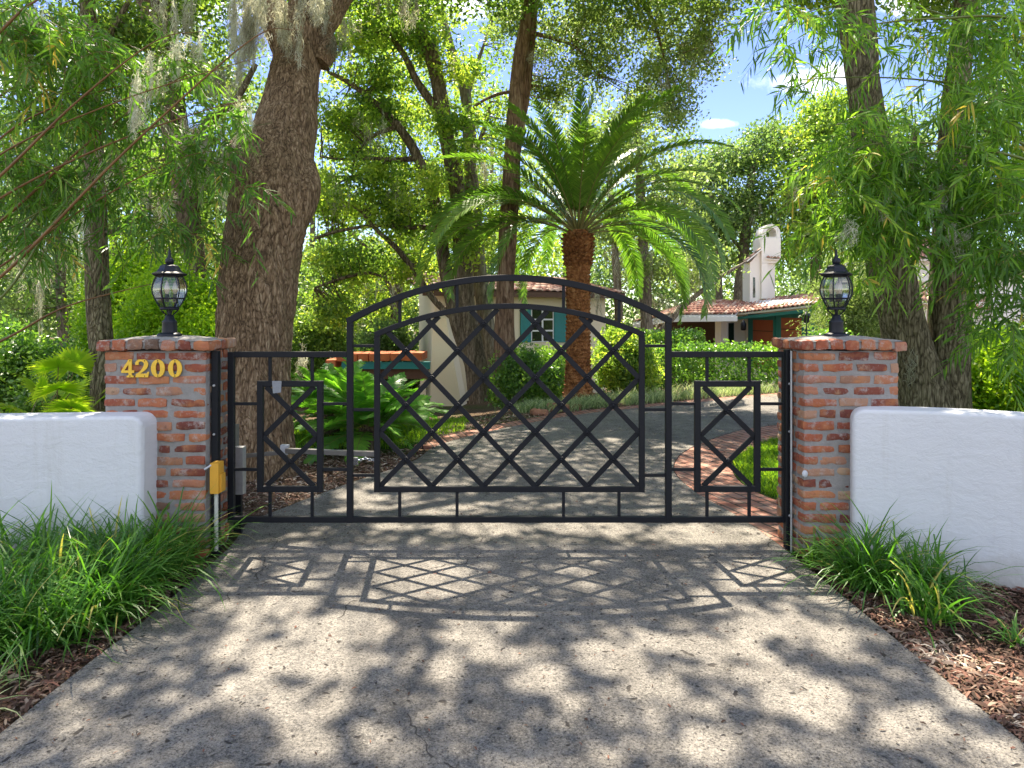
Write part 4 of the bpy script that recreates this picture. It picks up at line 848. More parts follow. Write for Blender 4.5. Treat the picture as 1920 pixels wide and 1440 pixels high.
palm = thing('palm_tree', 'date palm with arching feather fronds beside the drive', 'palm', tuple(pb)); pl = tuple(pb)
m = MB(); hgt = ptop[2]-pb[2]
prof_z = np.linspace(-.15, hgt, 60); pr = np.interp(prof_z/hgt, [-.05, 0, .06, .2, .5, .75, .85, .93, 1.0], [.34, .31, .26, .235, .225, .225, .26, .27, .20])
m.tube([(pb[0], PY, pb[2]+z) for z in prof_z], pr*.93, 30, disp=lambda p: .012*vnoise(p, 9, 3))
rows = 40
for a in range(rows):
    z = .05+a*(hgt-.12)/rows; R0 = np.interp(z, prof_z, pr); big = z > hgt*.78
    for b in range(13):
        th = (b+.5*(a % 2))*2*math.pi/13+rng.normal(0, .05); rad = np.array([math.cos(th), math.sin(th), 0]); tn = np.array([-math.sin(th), math.cos(th), 0]); upv = np.array([0, 0, 1])
        s_ = (1.25 if big else .9)*rng.uniform(.85, 1.15); c = np.array([pb[0], PY, pb[2]+z])+rad*(R0*.93); hw, hh, o = .058*s_, (.055 if big else .042)*s_, (.05 if big else .022)*s_
        v = [c-tn*hw*.9, c+tn*hw*.9, c+tn*hw*.5+upv*hh+rad*o, c-tn*hw*.5+upv*hh+rad*o, c+upv*hh*1.25-tn*hw*.4, c+upv*hh*1.25+tn*hw*.4]
        m.add(v, [(0, 1, 2, 3), (3, 2, 5, 4)], rng.uniform(0, 1)); m.add(v, [(0, 3, 4), (1, 5, 2)], .5)
m.build('trunk', M['bark_palm'], palm, pl)
ctr = np.array([pb[0], PY, ptop[2]])
FR = []
nf = 64
for i in range(nf):
    s_ = i/(nf-1); az = i*2.39996+rng.normal(0, .12); el = R(86-66*s_**.85)+rng.normal(0, .08); Ln = (2.35+.95*min(1, s_*1.6))*rng.uniform(.92, 1.08); dr = R(36+70*min(1, s_*1.5)+8*s_)+rng.normal(0, .1)
    FR.append((az, el, Ln, dr, s_))
for az, el, Ln, dr, s_ in FR:
    if s_ > .42 and math.sin(az) < -.84: continue
    m = MB(); b = ctr+np.array([math.cos(az), math.sin(az), 0])*.13*(.3+s_)+np.array([0, 0, .10*(1-s_)-.05])
    ti = .32+.25*rng.uniform(-1, 1)+(.2 if rng.random() < .08 and s_ > .7 else 0)
    frond(m, b, az, el, Ln, dr, 128, .34, .0104, rng.normal(0, .5), ti, stiff=.12, vee=.30, sweep_=.75); m.build('frond', [M['leaf_palm'], M['petiole']], palm, pl)

# ================================================================== SHRUBS, CYCADS, HEDGES
def cycad(label, px, py, Y, R0, nf, name='cycad', cat='cycad', mat='leaf_cycad', el0=80, el1=8, w=.014):
    b = P(px, py, Y); b[2] = gz(b[0], b[1]); t = thing(name, label, cat, tuple(b))
    m = MB(); m.tube([b+np.array([0, 0, z]) for z in (-.05, .08, .2, .28)], [.13, .13, .11, .06], 12, disp=lambda p: .03*vnoise(p, 14, 3)); m.build('stem', M['bark_dark'], t, tuple(b))
    for i in range(nf):
        s_ = i/(nf-1); az = i*2.39996; m = MB()
        frond(m, b+np.array([0, 0, .22]), az, R(el0-(el0-el1)*s_)+rng.normal(0, .1), R0*rng.uniform(.85, 1.1), R(50)+rng.normal(0, .12), 26, R0*.22, w, rng.normal(0, .4), .45+.25*rng.uniform(-1, 1), .18, .009, .15, stiff=.12, sweep_=.35)
        m.build('frond', [M[mat], M['petiole']], t, tuple(b))
    return t
cycad('large glossy cycad on the lawn edge behind the gate opener arm', 690, 845, 7.3, .84, 44, w=.019)
cycad('second glossy cycad crowding behind the one on the lawn edge', 615, 830, 8.3, .84, 34, w=.019)
cycad('cycad reaching toward the base of the cream house buttress', 700, 815, 8.4, .62, 30, w=.018)
def fan_palm(label, px, Y, sz, nfan, seed):
    x = (px-CX)*Y/FX; b = np.array([x, Y, float(gz(x, Y))]); t = thing('fan_palm', label, 'palmetto', tuple(b), 'palmettos behind the white wall'); r = np.random.default_rng(seed)
    for k in range(nfan):
        az = r.uniform(0, 6.28); el = r.uniform(.5, 1.35); d = np.array([math.cos(az)*math.cos(el), math.sin(az)*math.cos(el), math.sin(el)]); L0 = sz*r.uniform(.7, 1.1); tip = b+d*L0
        m = MB(); m.tube([b, b+d*L0*.5+np.array([0, 0, .04]), tip], [.008, .006, .004], 6, mat=1)
        fwd = unit(d+np.array([0, -.35, -.35])); side = unit(np.cross(fwd, [0, 0, 1])); 
        an = np.linspace(-1.9, 1.9, 26); dd = fwd[None]*np.cos(an)[:, None]+side[None]*np.sin(an)[:, None]; Lr = sz*.33*(1-.18*np.abs(an)/1.9)*r.uniform(.92, 1.05, 26)
        q = np.array([0, .5, 1]); c = tip+dd[:, None]*Lr[:, None, None]*q[None, :, None]; c[..., 2] -= (Lr*.25)[:, None]*q**2; 
        nrm = np.cross(fwd, side); wv = unit(np.cross(dd, nrm)); W = wv[:, None]*(sz*np.array([.004, .023, .002]))[None, :, None]; c[:, 1] += (np.arange(26) % 2)[:, None]*.012*sz*nrm
        m.ribbon(c, W, np.clip(.7+r.normal(0, .15, 26), 0, 1)); m.build('fan_leaf', [M['leaf_lime'], M['petiole']], t, tuple(b))
fan_palm('palmetto with bright fan leaves standing over the wall beside the slim trunk', 105, 7.2, .95, 8, 1)
fan_palm('low palmetto just above the white wall at the picture edge', 25, 6.4, .92, 9, 2)
fan_palm('small palmetto hugging the white wall near the numbered pillar', 150, 6.0, .82, 7, 5)
def shrub(name, label, cat, px, py0, py1, wpx, Y, mat, size=.05, n=26, rs=.22, nl=120, depth=.8, group=None, stems=7, aspect=.5, up=.5, spiky=0):
    x = (px-CX)*Y/FX; zt = EYE-(py0-HY)*Y/FX; zb = float(gz(x, Y)); zb2 = max(zb, EYE-(py1-HY)*Y/FX); b = np.array([x, Y, zb]); t = thing(name, label, cat, tuple(b), group)
    rx = wpx*Y/FX/2; H = zt-zb2; B = []
    for k in range(9):
        a = rng.uniform(-1, 1); B.append((x+a*rx*.65, Y+rng.uniform(-.5, .5)*depth, zb2+H*rng.uniform(.25, .78)*(1-.25*abs(a)), rx*.42, depth*.5, H*.28))
    B.append((x, Y, zb2+H*.45, rx*.7, depth*.6, H*.45, 3))
    C, pts, ti = clumps(B, n, rs, nl, .8, .4)
    if spiky:
        m0 = pts.copy(); pts[:, 2] += np.maximum(0, rng.exponential(spiky, len(C)))[np.repeat(np.arange(len(C)), nl)]*.5
    k = pts[:, 2] > zb+.02; m = MB(); leaf_quads(m, pts[k], size, aspect, up, ti[k]); m.build('foliage', mat, t, tuple(b))
    m = MB()
    for k in range(stems):
        e = C[rng.integers(len(C))]; s0 = b+np.array([rng.normal(0, .1), rng.normal(0, .1), -.03]); m.tube([s0, (s0+e)/2+rng.normal(0, .06, 3), e], [.018, .012, .005], 6)
    m.build('stems', M['bark_dark'], t, tuple(b)); return t
shrub('tall_shrub', 'sunny yellow-green shrub behind the lantern on the numbered pillar', 'shrub', 315, 450, 760, 230, 9.6, M['leaf_lime'], .06, 34, .24, 130, 1.0)
shrub('tall_shrub', 'upright lime shrub between the slim trunk and the lantern', 'shrub', 235, 420, 760, 110, 10.2, M['leaf_lime'], .06, 24, .22, 120, .7, spiky=.4)
shrub('tall_shrub', 'rounded yellow-green shrub against the massive oak trunk', 'shrub', 388, 520, 760, 120, 9.3, M['leaf_lime'], .06, 24, .22, 130, .7)
shrub('dark_shrub', 'dark leafy undergrowth shrub at the outer edge of the wood', 'shrub', 40, 600, 790, 230, 9.5, M['leaf_hedge'], .07, 22, .26, 110, 1.0)
shrub('dark_shrub', 'dark undergrowth shrub left of the slim mossy trunk', 'shrub', 145, 660, 790, 150, 9.0, M['leaf_hedge'], .06, 22, .24, 110, .8)
shrub('dark_shrub', 'low dark shrub growing against the cream house wall by the palm', 'shrub', 985, 640, 765, 130, 12.9, M['leaf_hedge'], .07, 24, .24, 120, .6)
shrub('dark_shrub', 'airy green shrub under the shuttered window of the cream house', 'shrub', 1030, 650, 748, 110, 15.2, M['leaf_oak'], .08, 22, .26, 110, .6)
shrub('dark_shrub', 'green shrub between the palm trunk and the clipped hedge', 'shrub', 1168, 600, 745, 110, 13.8, M['leaf_bright'], .075, 24, .26, 120, .7)
shrub('dark_shrub', 'leafy shrub in the gap between the massive oak and the patio roof', 'shrub', 610, 560, 760, 150, 17.5, M['leaf_oak'], .09, 30, .3, 120, 1.0)
shrub('dark_shrub', 'shaded shrub behind the patio roof under the crooked limbs', 'shrub', 715, 585, 760, 130, 19.5, M['leaf_far'], .10, 30, .32, 120, 1.0)
shrub('feathery_shrub', 'feathery grey-green shrub in front of the white chimney and garage', 'shrub', 1608, 420, 720, 180, 15.0, M['leaf_olive'], .085, 34, .34, 110, 1.0, aspect=.25)
shrub('dark_shrub', 'low green shrub by the pillar without a number and garage door', 'shrub', 1550, 628, 720, 130, 12.0, M['leaf_hedge'], .07, 20, .24, 110, .6)
shrub('bright_shrub', 'yellow-green shrub behind the white wall past the forked oak', 'shrub', 1855, 600, 800, 170, 7.4, M['leaf_lime'], .06, 26, .22, 120, .7)
shrub('bright_shrub', 'yellow-green shrub at the far end of the wall below the bamboo', 'shrub', 1960, 590, 800, 140, 6.6, M['leaf_lime'], .06, 22, .2, 120, .7)
def hedge(label, pxa, pxb, pyt, Y0, Y1, dep, Ya, Yb):
    A = P(pxa, pyt, Ya); B_ = P(pxb, pyt, Yb); d = B_-A; Lh = np.linalg.norm(d[:2]); u_ = d[:2]/Lh; nrm = np.array([-u_[1], u_[0]]); zt = (A[2]+B_[2])/2
    zb = float(min(gz(A[0], A[1]), gz(B_[0], B_[1]))); t = thing('clipped_hedge', label, 'hedge', ((A[0]+B_[0])/2, (A[1]+B_[1])/2, zb), 'clipped hedges in front of the garage')
    n = int(9000*Lh/2.5*(zt-zb)/1.2); s = rng.uniform(0, Lh, n); q = rng.uniform(0, 1, n); v = rng.uniform(0, 1, n)
    face = rng.choice(3, n, p=[.5, .3, .2]); off = np.where(face == 0, rng.normal(0, .045, n), np.where(face == 1, q*dep, dep+rng.normal(0, .04, n))); z = np.where(face == 1, zt+rng.normal(0, .045, n), zb+(zt-zb)*(v**.75))
    z = np.where(v < .12, z+.1, z); wob = .06*vnoise(np.stack([s, z, off], 1), 3, 4)
    p = np.stack([A[0]+u_[0]*s+nrm[0]*(off+wob), A[1]+u_[1]*s+nrm[1]*(off+wob), z+wob*.8], 1)
    m = MB(); leaf_quads(m, p, .075, .5, .5, np.clip(.5+.3*vnoise(p, 2.2, 4)+rng.normal(0, .2, n), 0, 1)); m.build('foliage', M['leaf_hedge'], t, t.location)
    m = MB()
    for k in range(int(Lh*7)):
        s0 = rng.uniform(0, Lh); b = np.array([A[0]+u_[0]*s0+nrm[0]*dep*.5, A[1]+u_[1]*s0+nrm[1]*dep*.5, zb-.03]); m.tube([b, b+np.array([rng.normal(0, .08), rng.normal(0, .08), (zt-zb)*.5]), b+np.array([rng.normal(0, .15), rng.normal(0, .15), (zt-zb)*.92])], [.015, .01, .004], 5)
    m.build('stems', M['bark_dark'], t, t.location)
hedge('long clipped hedge in front of the garage doors', 1268, 1500, 656, 0, 0, .7, 14.0, 13.2)
hedge('taller clipped hedge block under the carport eave', 1205, 1322, 630, 0, 0, .7, 15.8, 15.6)
hedge('shaded hedge run between the palm trunk and the tall hedge block', 1125, 1270, 658, 0, 0, .6, 14.2, 14.4)
# pale ground cover and litter along the far kerb
def ground_cover(n, fx, name, mat, h=.16, w=.006, bend=.9):
    x, y = fx(n); blades(len(x), x, y, h, name, mat, 0, w, bend)
def kerb_band(n):
    s_ = rng.uniform(.36, .93, n); i_ = s_*(len(Lc)-1); x = np.interp(i_, fi, Lc[:, 0]); y = np.interp(i_, fi, Lc[:, 1]); off = .32+np.abs(rng.normal(0, .55, n)); k = (y > 9.5)
    tx = np.gradient(Lc, axis=0); T_ = unit(tx); nx_ = np.interp(i_, fi, -T_[:, 1]); ny_ = np.interp(i_, fi, T_[:, 0]); x, y = x+nx_*off, y+ny_*off
    k &= vnoise(np.stack([x, y, x*0], 1), 1.6, 4) > -.25; return x[k], y[k]
ground_cover(15000, kerb_band, 'ground_cover_leaves', M['pale_blade'], .17, .006)

# ================================================================== LIRIOPE CLUMPS
def liriope_mesh(n, Lm, seed, spread=.07, mat='blade'):
    r = np.random.default_rng(seed); az = r.uniform(0, 6.28, n); el = np.clip(r.normal(R(70), R(13), n), R(28), R(89)); Ln = Lm*r.uniform(.55, 1.15, n); dr = r.uniform(R(30), R(125), n)
    b = np.stack([r.normal(0, spread, n), r.normal(0, spread, n), r.uniform(-.02, .0, n)], 1); k = 7; pts = np.zeros((n, k, 3)); pts[:, 0] = b; tw = r.normal(0, .5, n)
    for i in range(1, k):
        e = el-dr*(i/(k-1))**1.4; a = az+tw*(i/(k-1))*.4; pts[:, i] = pts[:, i-1]+(Ln/(k-1))[:, None]*np.stack([np.cos(a)*np.cos(e), np.sin(a)*np.cos(e), np.sin(e)], 1)
    pts[..., 2] = np.maximum(pts[..., 2], .012+.01*r.random((n, 1)))
    s_ = np.stack([-np.sin(az+tw), np.cos(az+tw), az*0], 1); w = r.uniform(.0042, .0072, n); W = s_[:, None]*w[:, None, None]*np.array([.7, 1, 1, .95, .8, .55, .06])[None, :, None]
    m = MB(); ti = np.clip(r.beta(2, 2.6, n), 0, 1)*.85; ti[r.random(n) < .03] = .96; m.ribbon(pts, W, ti); return m
LV = [liriope_mesh(330, .58, 31), liriope_mesh(290, .54, 32), liriope_mesh(350, .62, 33), liriope_mesh(90, .40, 34, .05), liriope_mesh(36, .2, 35, .02), liriope_mesh(34, .30, 36, .03)]
LM = []
for k, mm in enumerate(LV):
    LM.append((mm, 'blade' if k != 5 else 'pale_blade'))
protos = {}
def clump(v, x, y, rz, sc, label, group='arching liriope clumps at the foot of the walls', tilt=0):
    if v not in protos:
        o = LM[v][0].build('grass_clump', M[LM[v][1]]); protos[v] = o
    else:
        o = protos[v].copy(); COL.objects.link(o)
    o.location = (x, y, .0); o.rotation_euler = (0, tilt, rz); o.scale = (sc*.94, sc*.94, sc*.9); tag(o, label, 'grass clump', group)
for a in [
 (0,-2.02,3.86,.2,1.0,'green liriope clump at the foot of the numbered pillar under the yellow box'),
 (1,-2.28,3.74,1.7,1.05,'liriope clump between the numbered pillar and the rounded wall end'),
 (2,-2.02,3.52,2.9,1.0,'full liriope clump spilling over the drive edge below the pale conduit'),
 (0,-2.52,3.62,4.0,1.05,'upright liriope clump against the wall just off the numbered pillar'),
 (1,-2.20,3.36,5.2,1.0,'liriope clump in the middle of the long bank, one back from the drive'),
 (2,-2.78,3.46,.9,1.05,'liriope clump against the white wall at the picture edge'),
 (0,-1.99,3.20,2.2,.95,'bright liriope clump on the drive edge halfway along the bank'),
 (2,-2.44,3.18,3.3,1.0,'tall liriope clump behind the front row near the picture edge'),
 (1,-2.10,2.98,.5,.9,'front liriope clump beside bare mulch on the drive edge'),
 (0,-2.32,2.86,1.3,.85,'foremost full liriope clump at the picture edge'),
 (1,-2.62,2.94,2.6,1.0,'liriope clump half cut off by the picture edge'),
 (5,-1.98,2.36,1.0,1.0,'pale striped blades arching over mulch in the near corner'),
 (5,-2.05,2.56,4.0,.8,'few pale drooping blades beside the front liriope clump'),
 (2,1.94,3.62,.4,.92,'large dark liriope clump between the unnumbered pillar and the white wall'),
 (1,2.16,3.50,2.4,.9,'wispy liriope clump arching across the white wall'),
 (3,2.02,3.24,1.9,1.05,'small bright liriope clump in front of the large dark one'),
 (3,1.80,3.95,4.0,.7,'short liriope tuft at the foot of the unnumbered pillar'),
 (4,2.26,2.98,1.0,.9,'tiny withered tuft alone in the red-brown mulch'),
 (3,-1.93,4.30,1.0,.7,'short liriope tuft between the gate hinge and the grey motor case'),
]: clump(*a)
# weeds and grass behind the wall by the forked oak
for px, Y, lab in ((1690, 6.1, 'grass tuft at the foot of the forked oak behind the wall'), (1760, 5.9, 'dry grass tuft between the two trunks of the forked oak')):
    clump(3, (px-CX)*Y/FX, Y, px, 1.6, lab, 'grass tufts behind the wall')

# ================================================================== MULCH CHIPS AND FALLEN LEAVES
def chips(x, y, z, name, ln=(.02, .07), wd=(.004, .012), tb=None, lift=.5):
    n = len(x); a = rng.uniform(0, 6.28, n); pt = rng.normal(0, .3*lift, n); L_ = rng.uniform(*ln, n)/2; w = rng.uniform(*wd, n)/2
    d = np.stack([np.cos(a)*np.cos(pt), np.sin(a)*np.cos(pt), np.sin(pt)], 1); s_ = np.stack([-np.sin(a), np.cos(a), rng.normal(0, .5, n)], 1); p = np.stack([x, y, z], 1)
    c = np.stack([p-d*L_[:, None], p+np.stack([x*0, x*0, L_*.25], 1), p+d*L_[:, None]], 1); W = np.stack([s_*w[:, None]*.6, s_*w[:, None], s_*w[:, None]*.5], 1)
    m = MB(); m.ribbon(c, W, np.clip(rng.uniform(0, 1, n)**1.1 if tb is None else tb, 0, 1)); return tag(m.build(name, M['chip']), kind='stuff')
n = 15000; y = rng.uniform(1.6, 4.0, n); x = 1.76+np.abs(rng.uniform(0, 1, n))**1.25*1.3; k = (x > np.interp(y, Rc[:, 1], Rc[:, 0])+.012)
red = np.clip(.45+.55*vnoise(np.stack([x, y, x*0], 1), 4, 8)+rng.normal(0, .22, n), 0, 1)
xs = [x[k]]; ys = [y[k]]; ts = [red[k]]
n = 5200; y = rng.uniform(1.9, 4.0, n); x = -1.80-rng.uniform(0, 1, n)**1.4*1.0; k = x < np.interp(y, Lc[:, 1], Lc[:, 0])-.012; xs.append(x[k]); ys.append(y[k]); ts.append(rng.uniform(0, .85, k.sum()))
n = 15000; y = rng.uniform(4.5, 8.2, n); x = left_x(y)-.03-rng.uniform(0, 1, n)**1.3*2.6; k = ~((y > 7.25) & (x > -4.5)); xs.append(x[k]); ys.append(y[k]); ts.append(rng.uniform(.1, 1, k.sum()))
i_ = rng.uniform(88, 150, 9000); x = np.interp(i_, fi, Lc[:, 0]); y = np.interp(i_, fi, Lc[:, 1])+.3+np.abs(rng.normal(0, .7, 9000)); xs.append(x-.1); ys.append(y); ts.append(rng.uniform(.1, 1, 9000))
x, y, tt = map(np.concatenate, (xs, ys, ts)); chips(x, y, gz(x, y)+rng.uniform(0, .022, len(x)), 'mulch_chips', tb=tt)
n = 1900; y = rng.uniform(1.9, 11, n); u_ = np.where(rng.random(n) < .55, rng.beta(.22, .22, n), rng.random(n)); x = np.interp(y, Lc[:, 1], Lc[:, 0])*(1-u_)+np.interp(y, Rc[:, 1], Rc[:, 0])*u_
chips(x, y, gz(x, y)+.016, 'fallen_leaves', (.007, .022), (.003, .008), rng.uniform(0, .6, n), .3)
# rocks along the far edge of the drive
for k, (px, py, s_, lab) in enumerate(((1012, 778, .13, 'low reddish rock beside the drive before the palm'), (1046, 771, .17, 'largest reddish rock in the kerb before the palm'), (1078, 768, .11, 'small reddish rock nearest the palm trunk'))):
    Yr = FX*EYE/(py-HY); c = P(px, py, Yr); c[2] = gz(c[0], c[1])+s_*.3; m = MB(); m.rbox(c, (s_, s_*.7, s_*.5), s_*.3, (9, 8, 7), amp=s_*.25, nscale=6, seed=k+40)
    tag(m.build('rock', M['rockm']), lab, 'rock', 'reddish kerb rocks')

# ================================================================== BAMBOO
def bamboo_sprays(mb, C, dirs, n=18, ln=.126, w=.0082, stem_l=.42, mat_l=0, mat_s=1, tb=None):
    for q in range(len(C)):
        p0 = C[q]; d0 = dirs[q]; L_ = stem_l*rng.uniform(.6, 1.3); t = np.linspace(0, 1, 5)[:, None]
        path = p0+d0*L_*t+np.array([0, 0, -1])*(L_*.55)*t**2; mb.tube(path, [.0028, .0024, .002, .0016, .001], 4, mat=mat_s, tint=.3, caps=False)
        u = np.linspace(.12, 1, n); pp = np.stack([np.interp(u, t[:, 0], path[:, i]) for i in range(3)], 1); T = unit(np.gradient(path, axis=0)); TT = np.stack([np.interp(u, t[:, 0], T[:, i]) for i in range(3)], 1)
        sd = unit(np.cross(TT, rng.normal(size=(n, 3)))); dl = unit(TT*rng.uniform(.3, 1.1, (n, 1))+sd*.85+np.array([0, 0, -.25])); l_ = ln*rng.uniform(.6, 1.25, n)
        k = np.array([0, .3, .68, 1]); c = pp[:, None]+dl[:, None]*l_[:, None, None]*k[None, :, None]; c[..., 2] -= (.28*l_)[:, None]*k**2
        nn = rng.normal(size=(n, 3)); wv = unit(np.cross(dl, nn)); W = wv[:, None]*(w*np.array([.25, 1, .75, .04]))[None, :, None]*rng.uniform(.75, 1.2, (n, 1, 1))
        base = .5 if tb is None else tb[q]; mb.ribbon(c, W, np.clip(base+rng.normal(0, .16, n), 0, 1), mat_l)
def bamboo(label, loc, culms, blobs, seed, Y, tb_fn=None, nmul=1.0, cul='culm', stem_l=.42, dirbias=(0, 0, 0), clear=None):
    t = thing('bamboo_clump', label, 'bamboo', loc)
    for c_ in culms:
        q = np.array(c_, float); cc_ = catmull(q[:, :4], 12); m = MB(); m.tube(cc_[:, :3], np.maximum(cc_[:, 3], .002), 8)
        s_ = np.concatenate([[0], np.cumsum(np.linalg.norm(np.diff(cc_[:, :3], axis=0), axis=1))])
        for z in np.arange(.2, s_[-1], .33):
            i0 = int(np.searchsorted(s_, z)); i0 = min(max(i0, 1), len(cc_)-2); c0 = cc_[i0, :3]; T = unit(cc_[i0+1, :3]-cc_[i0-1, :3]); r_ = cc_[i0, 3]
            m.tube([c0-T*.006, c0, c0+T*.006], [r_*1.02, r_*1.22, r_*1.02], 8)
        m.build('culm', M[cul] if rng.random() < .9 else M['culm_g'], t, loc)
    C = []
    for (px, py, rx, ry, dY, dep, n_) in blobs:
        n_ = int(n_*nmul); d = unit(rng.normal(size=(n_, 3)))*(rng.uniform(0, 1, (n_, 1))**.5); Yq = Y+dY+d[:, 1]*dep
        C.append(np.stack([(px+d[:, 0]*rx-CX)*Yq/FX, Yq, EYE-(py+d[:, 2]*ry-HY)*Yq/FX], 1))
    C = np.concatenate(C)
    if clear is not None: C = C[~clear(C)]
    D = unit(rng.normal(size=C.shape)*np.array([1, 1, .45])+np.array(dirbias)); m = MB()
    tb = np.clip((.30 if seed == 3 else .42)+.35*vnoise(C, 1.6, seed)+rng.normal(0, .12, len(C)), 0, 1); tb[rng.random(len(C)) < .02] = .98
    if tb_fn: tb = tb_fn(C, tb)
    bamboo_sprays(m, C, D, tb=tb, stem_l=stem_l); m.build('foliage', [M['leaf_bamboo'], M[cul]], t, loc); return t
def cul(pts, Y0): return [tuple(P(a[0], a[1], Y0+(a[3] if len(a) > 3 else 0)))+(a[2]*.5*(Y0+(a[3] if len(a) > 3 else 0))/FX,) for a in pts]
# leaning in from beyond the numbered pillar's wall
LC = []
for (x0_, y0_, x1_, y1_, x2_, y2_, w_, dy_) in ((-330,760,0,520,470,75,9,0),(-330,690,0,415,330,150,8,.3),(-320,640,0,330,290,78,8,-.2),(-300,720,0,480,250,215,7,.5),(-340,560,0,300,260,120,7,.6),(-320,800,0,640,230,545,7,.4),(-300,600,0,260,210,165,6,.2),(-330,650,0,372,390,205,7,.1),(-350,470,0,60,120,-20,8,-.3),(-320,740,0,500,330,300,6,.3),(-310,610,0,290,440,120,5,-.1),(-340,540,0,180,170,175,6,.5),(-300,780,0,560,180,330,7,.15),(-280,700,0,440,420,250,5,.35)):
    w_ = w_*.68; LC.append(cul([((x0_-60), y0_+420, w_*1.15, dy_), (x0_, y0_, w_*1.1, dy_), ((x0_+x1_)/2, (y0_+y1_)/2-16, w_*1.05, dy_), (x1_, y1_, w_, dy_), ((x1_+x2_)/2, (y1_+y2_)/2-14, w_*.75, dy_), (x2_, y2_, w_*.4, dy_), (x2_+90, y2_-20, w_*.15, dy_)], 5.15))
bamboo('leaning brown bamboo culms arching in over the numbered pillar', tuple(P(-400, 1150, 5.6)*np.array([1, 1, 0])), LC,
       [(60,60,110,70,0,.5,70),(170,90,110,60,.1,.5,60),(90,190,110,60,.2,.5,55),(40,300,80,70,.2,.5,60),(200,200,90,60,.3,.5,45),(300,130,70,50,.2,.4,30),(60,420,80,60,.4,.5,40),(160,330,90,60,.4,.5,40),(300,260,90,60,.4,.4,30),(390,300,70,50,.3,.4,22),(430,210,50,50,.1,.3,14),(250,400,80,60,.5,.4,22),(340,420,60,50,.4,.3,12),(455,345,18,22,-.2,.1,5),(20,30,60,60,-.3,.3,26)], 3, 5.38, nmul=.92, dirbias=(.25, -.1, -.1))
RC = []
for (x0_, y0_, x1_, y1_, x2_, y2_, w_, dy_) in ((2350,700,1960,150,1700,10,8,.2),(2300,760,1980,330,1640,270,8,-.2),(2380,640,1950,60,1560,60,7,0),(2330,800,2000,420,1800,430,7,-.3),(2300,690,1960,200,1500,150,6,.3),(2350,720,1900,260,1600,330,6,-.1),(2400,760,1960,520,1860,560,6,-.4),(2360,600,1930,-20,1450,40,5,.1)):
    RC.append(cul([(x0_+40, y0_+460, w_*1.15, dy_), (x0_, y0_, w_*1.1, dy_), ((x0_+x1_)/2, (y0_+y1_)/2-30, w_, dy_), (x1_, y1_, w_*.85, dy_), ((x1_+x2_)/2, (y1_+y2_)/2-25, w_*.6, dy_), (x2_, y2_, w_*.3, dy_), (x2_-50, y2_+30, w_*.12, dy_)], 5.3))
def rt(C, tb):
    px = CX+FX*C[:, 0]/C[:, 1]; py = HY-FX*(C[:, 2]-EYE)/C[:, 1]; k = ((px-1560)/90)**2+((py-290)/90)**2 < 1; tb[k] = np.clip(tb[k]+.3, 0, .95); return tb
def view_gaps(C):
    px = CX+FX*C[:, 0]/C[:, 1]; py = HY-FX*(C[:, 2]-EYE)/C[:, 1]; r = rng.random(len(C))
    k = (py < 215) & (px > 1565+py*.22) & (px < 1640+py*.22) & (r < .8)
    k |= (py > 455) & (px > 1620) & (px < 1815) & (r < .8)
    k |= (py < 270) & (px > 1650) & (px < 1800) & (r < .55)
    k |= (py > 500) & (px > 1815) & (px < 1870) & (r < .6)
    k |= (py > 430) & (px < 1600) & (r < .5)
    return k
bamboo('dense weeping green bamboo hanging over the wall past the lantern without a number', tuple(P(2420, 1150, 5.3)*np.array([1, 1, 0])), RC,
       [(1850,60,100,90,.2,.6,95),(1740,90,80,60,.2,.5,50),(1640,70,60,60,.1,.4,34),(1560,40,60,40,0,.3,22),(1480,25,60,18,0,.25,14),(1500,90,40,40,0,.25,12),(1505,165,30,40,0,.2,7),(1440,15,50,14,0,.2,9),(1650,180,50,50,.1,.3,22),(1870,200,90,90,.1,.6,95),(1760,200,70,70,.2,.5,46),(1880,340,80,90,0,.6,95),(1770,320,80,80,.1,.5,64),(1660,290,70,70,0,.4,54),(1570,290,60,60,0,.35,44),(1600,370,80,70,.1,.4,60),(1700,400,80,70,.1,.5,60),(1830,440,80,70,0,.5,66),(1900,470,60,90,-.2,.5,66),(1560,430,60,50,.2,.35,36),(1650,460,50,40,.1,.35,26),(1760,480,70,40,.1,.4,28),(1850,540,70,40,0,.4,24),(1620,520,30,30,.2,.25,9),(1900,590,50,60,-.2,.4,26),(1600,240,50,30,.1,.3,16),(1860,650,60,50,.0,.4,12)], 9, 5.3, rt, .80, 'culm_g', .36, clear=view_gaps)

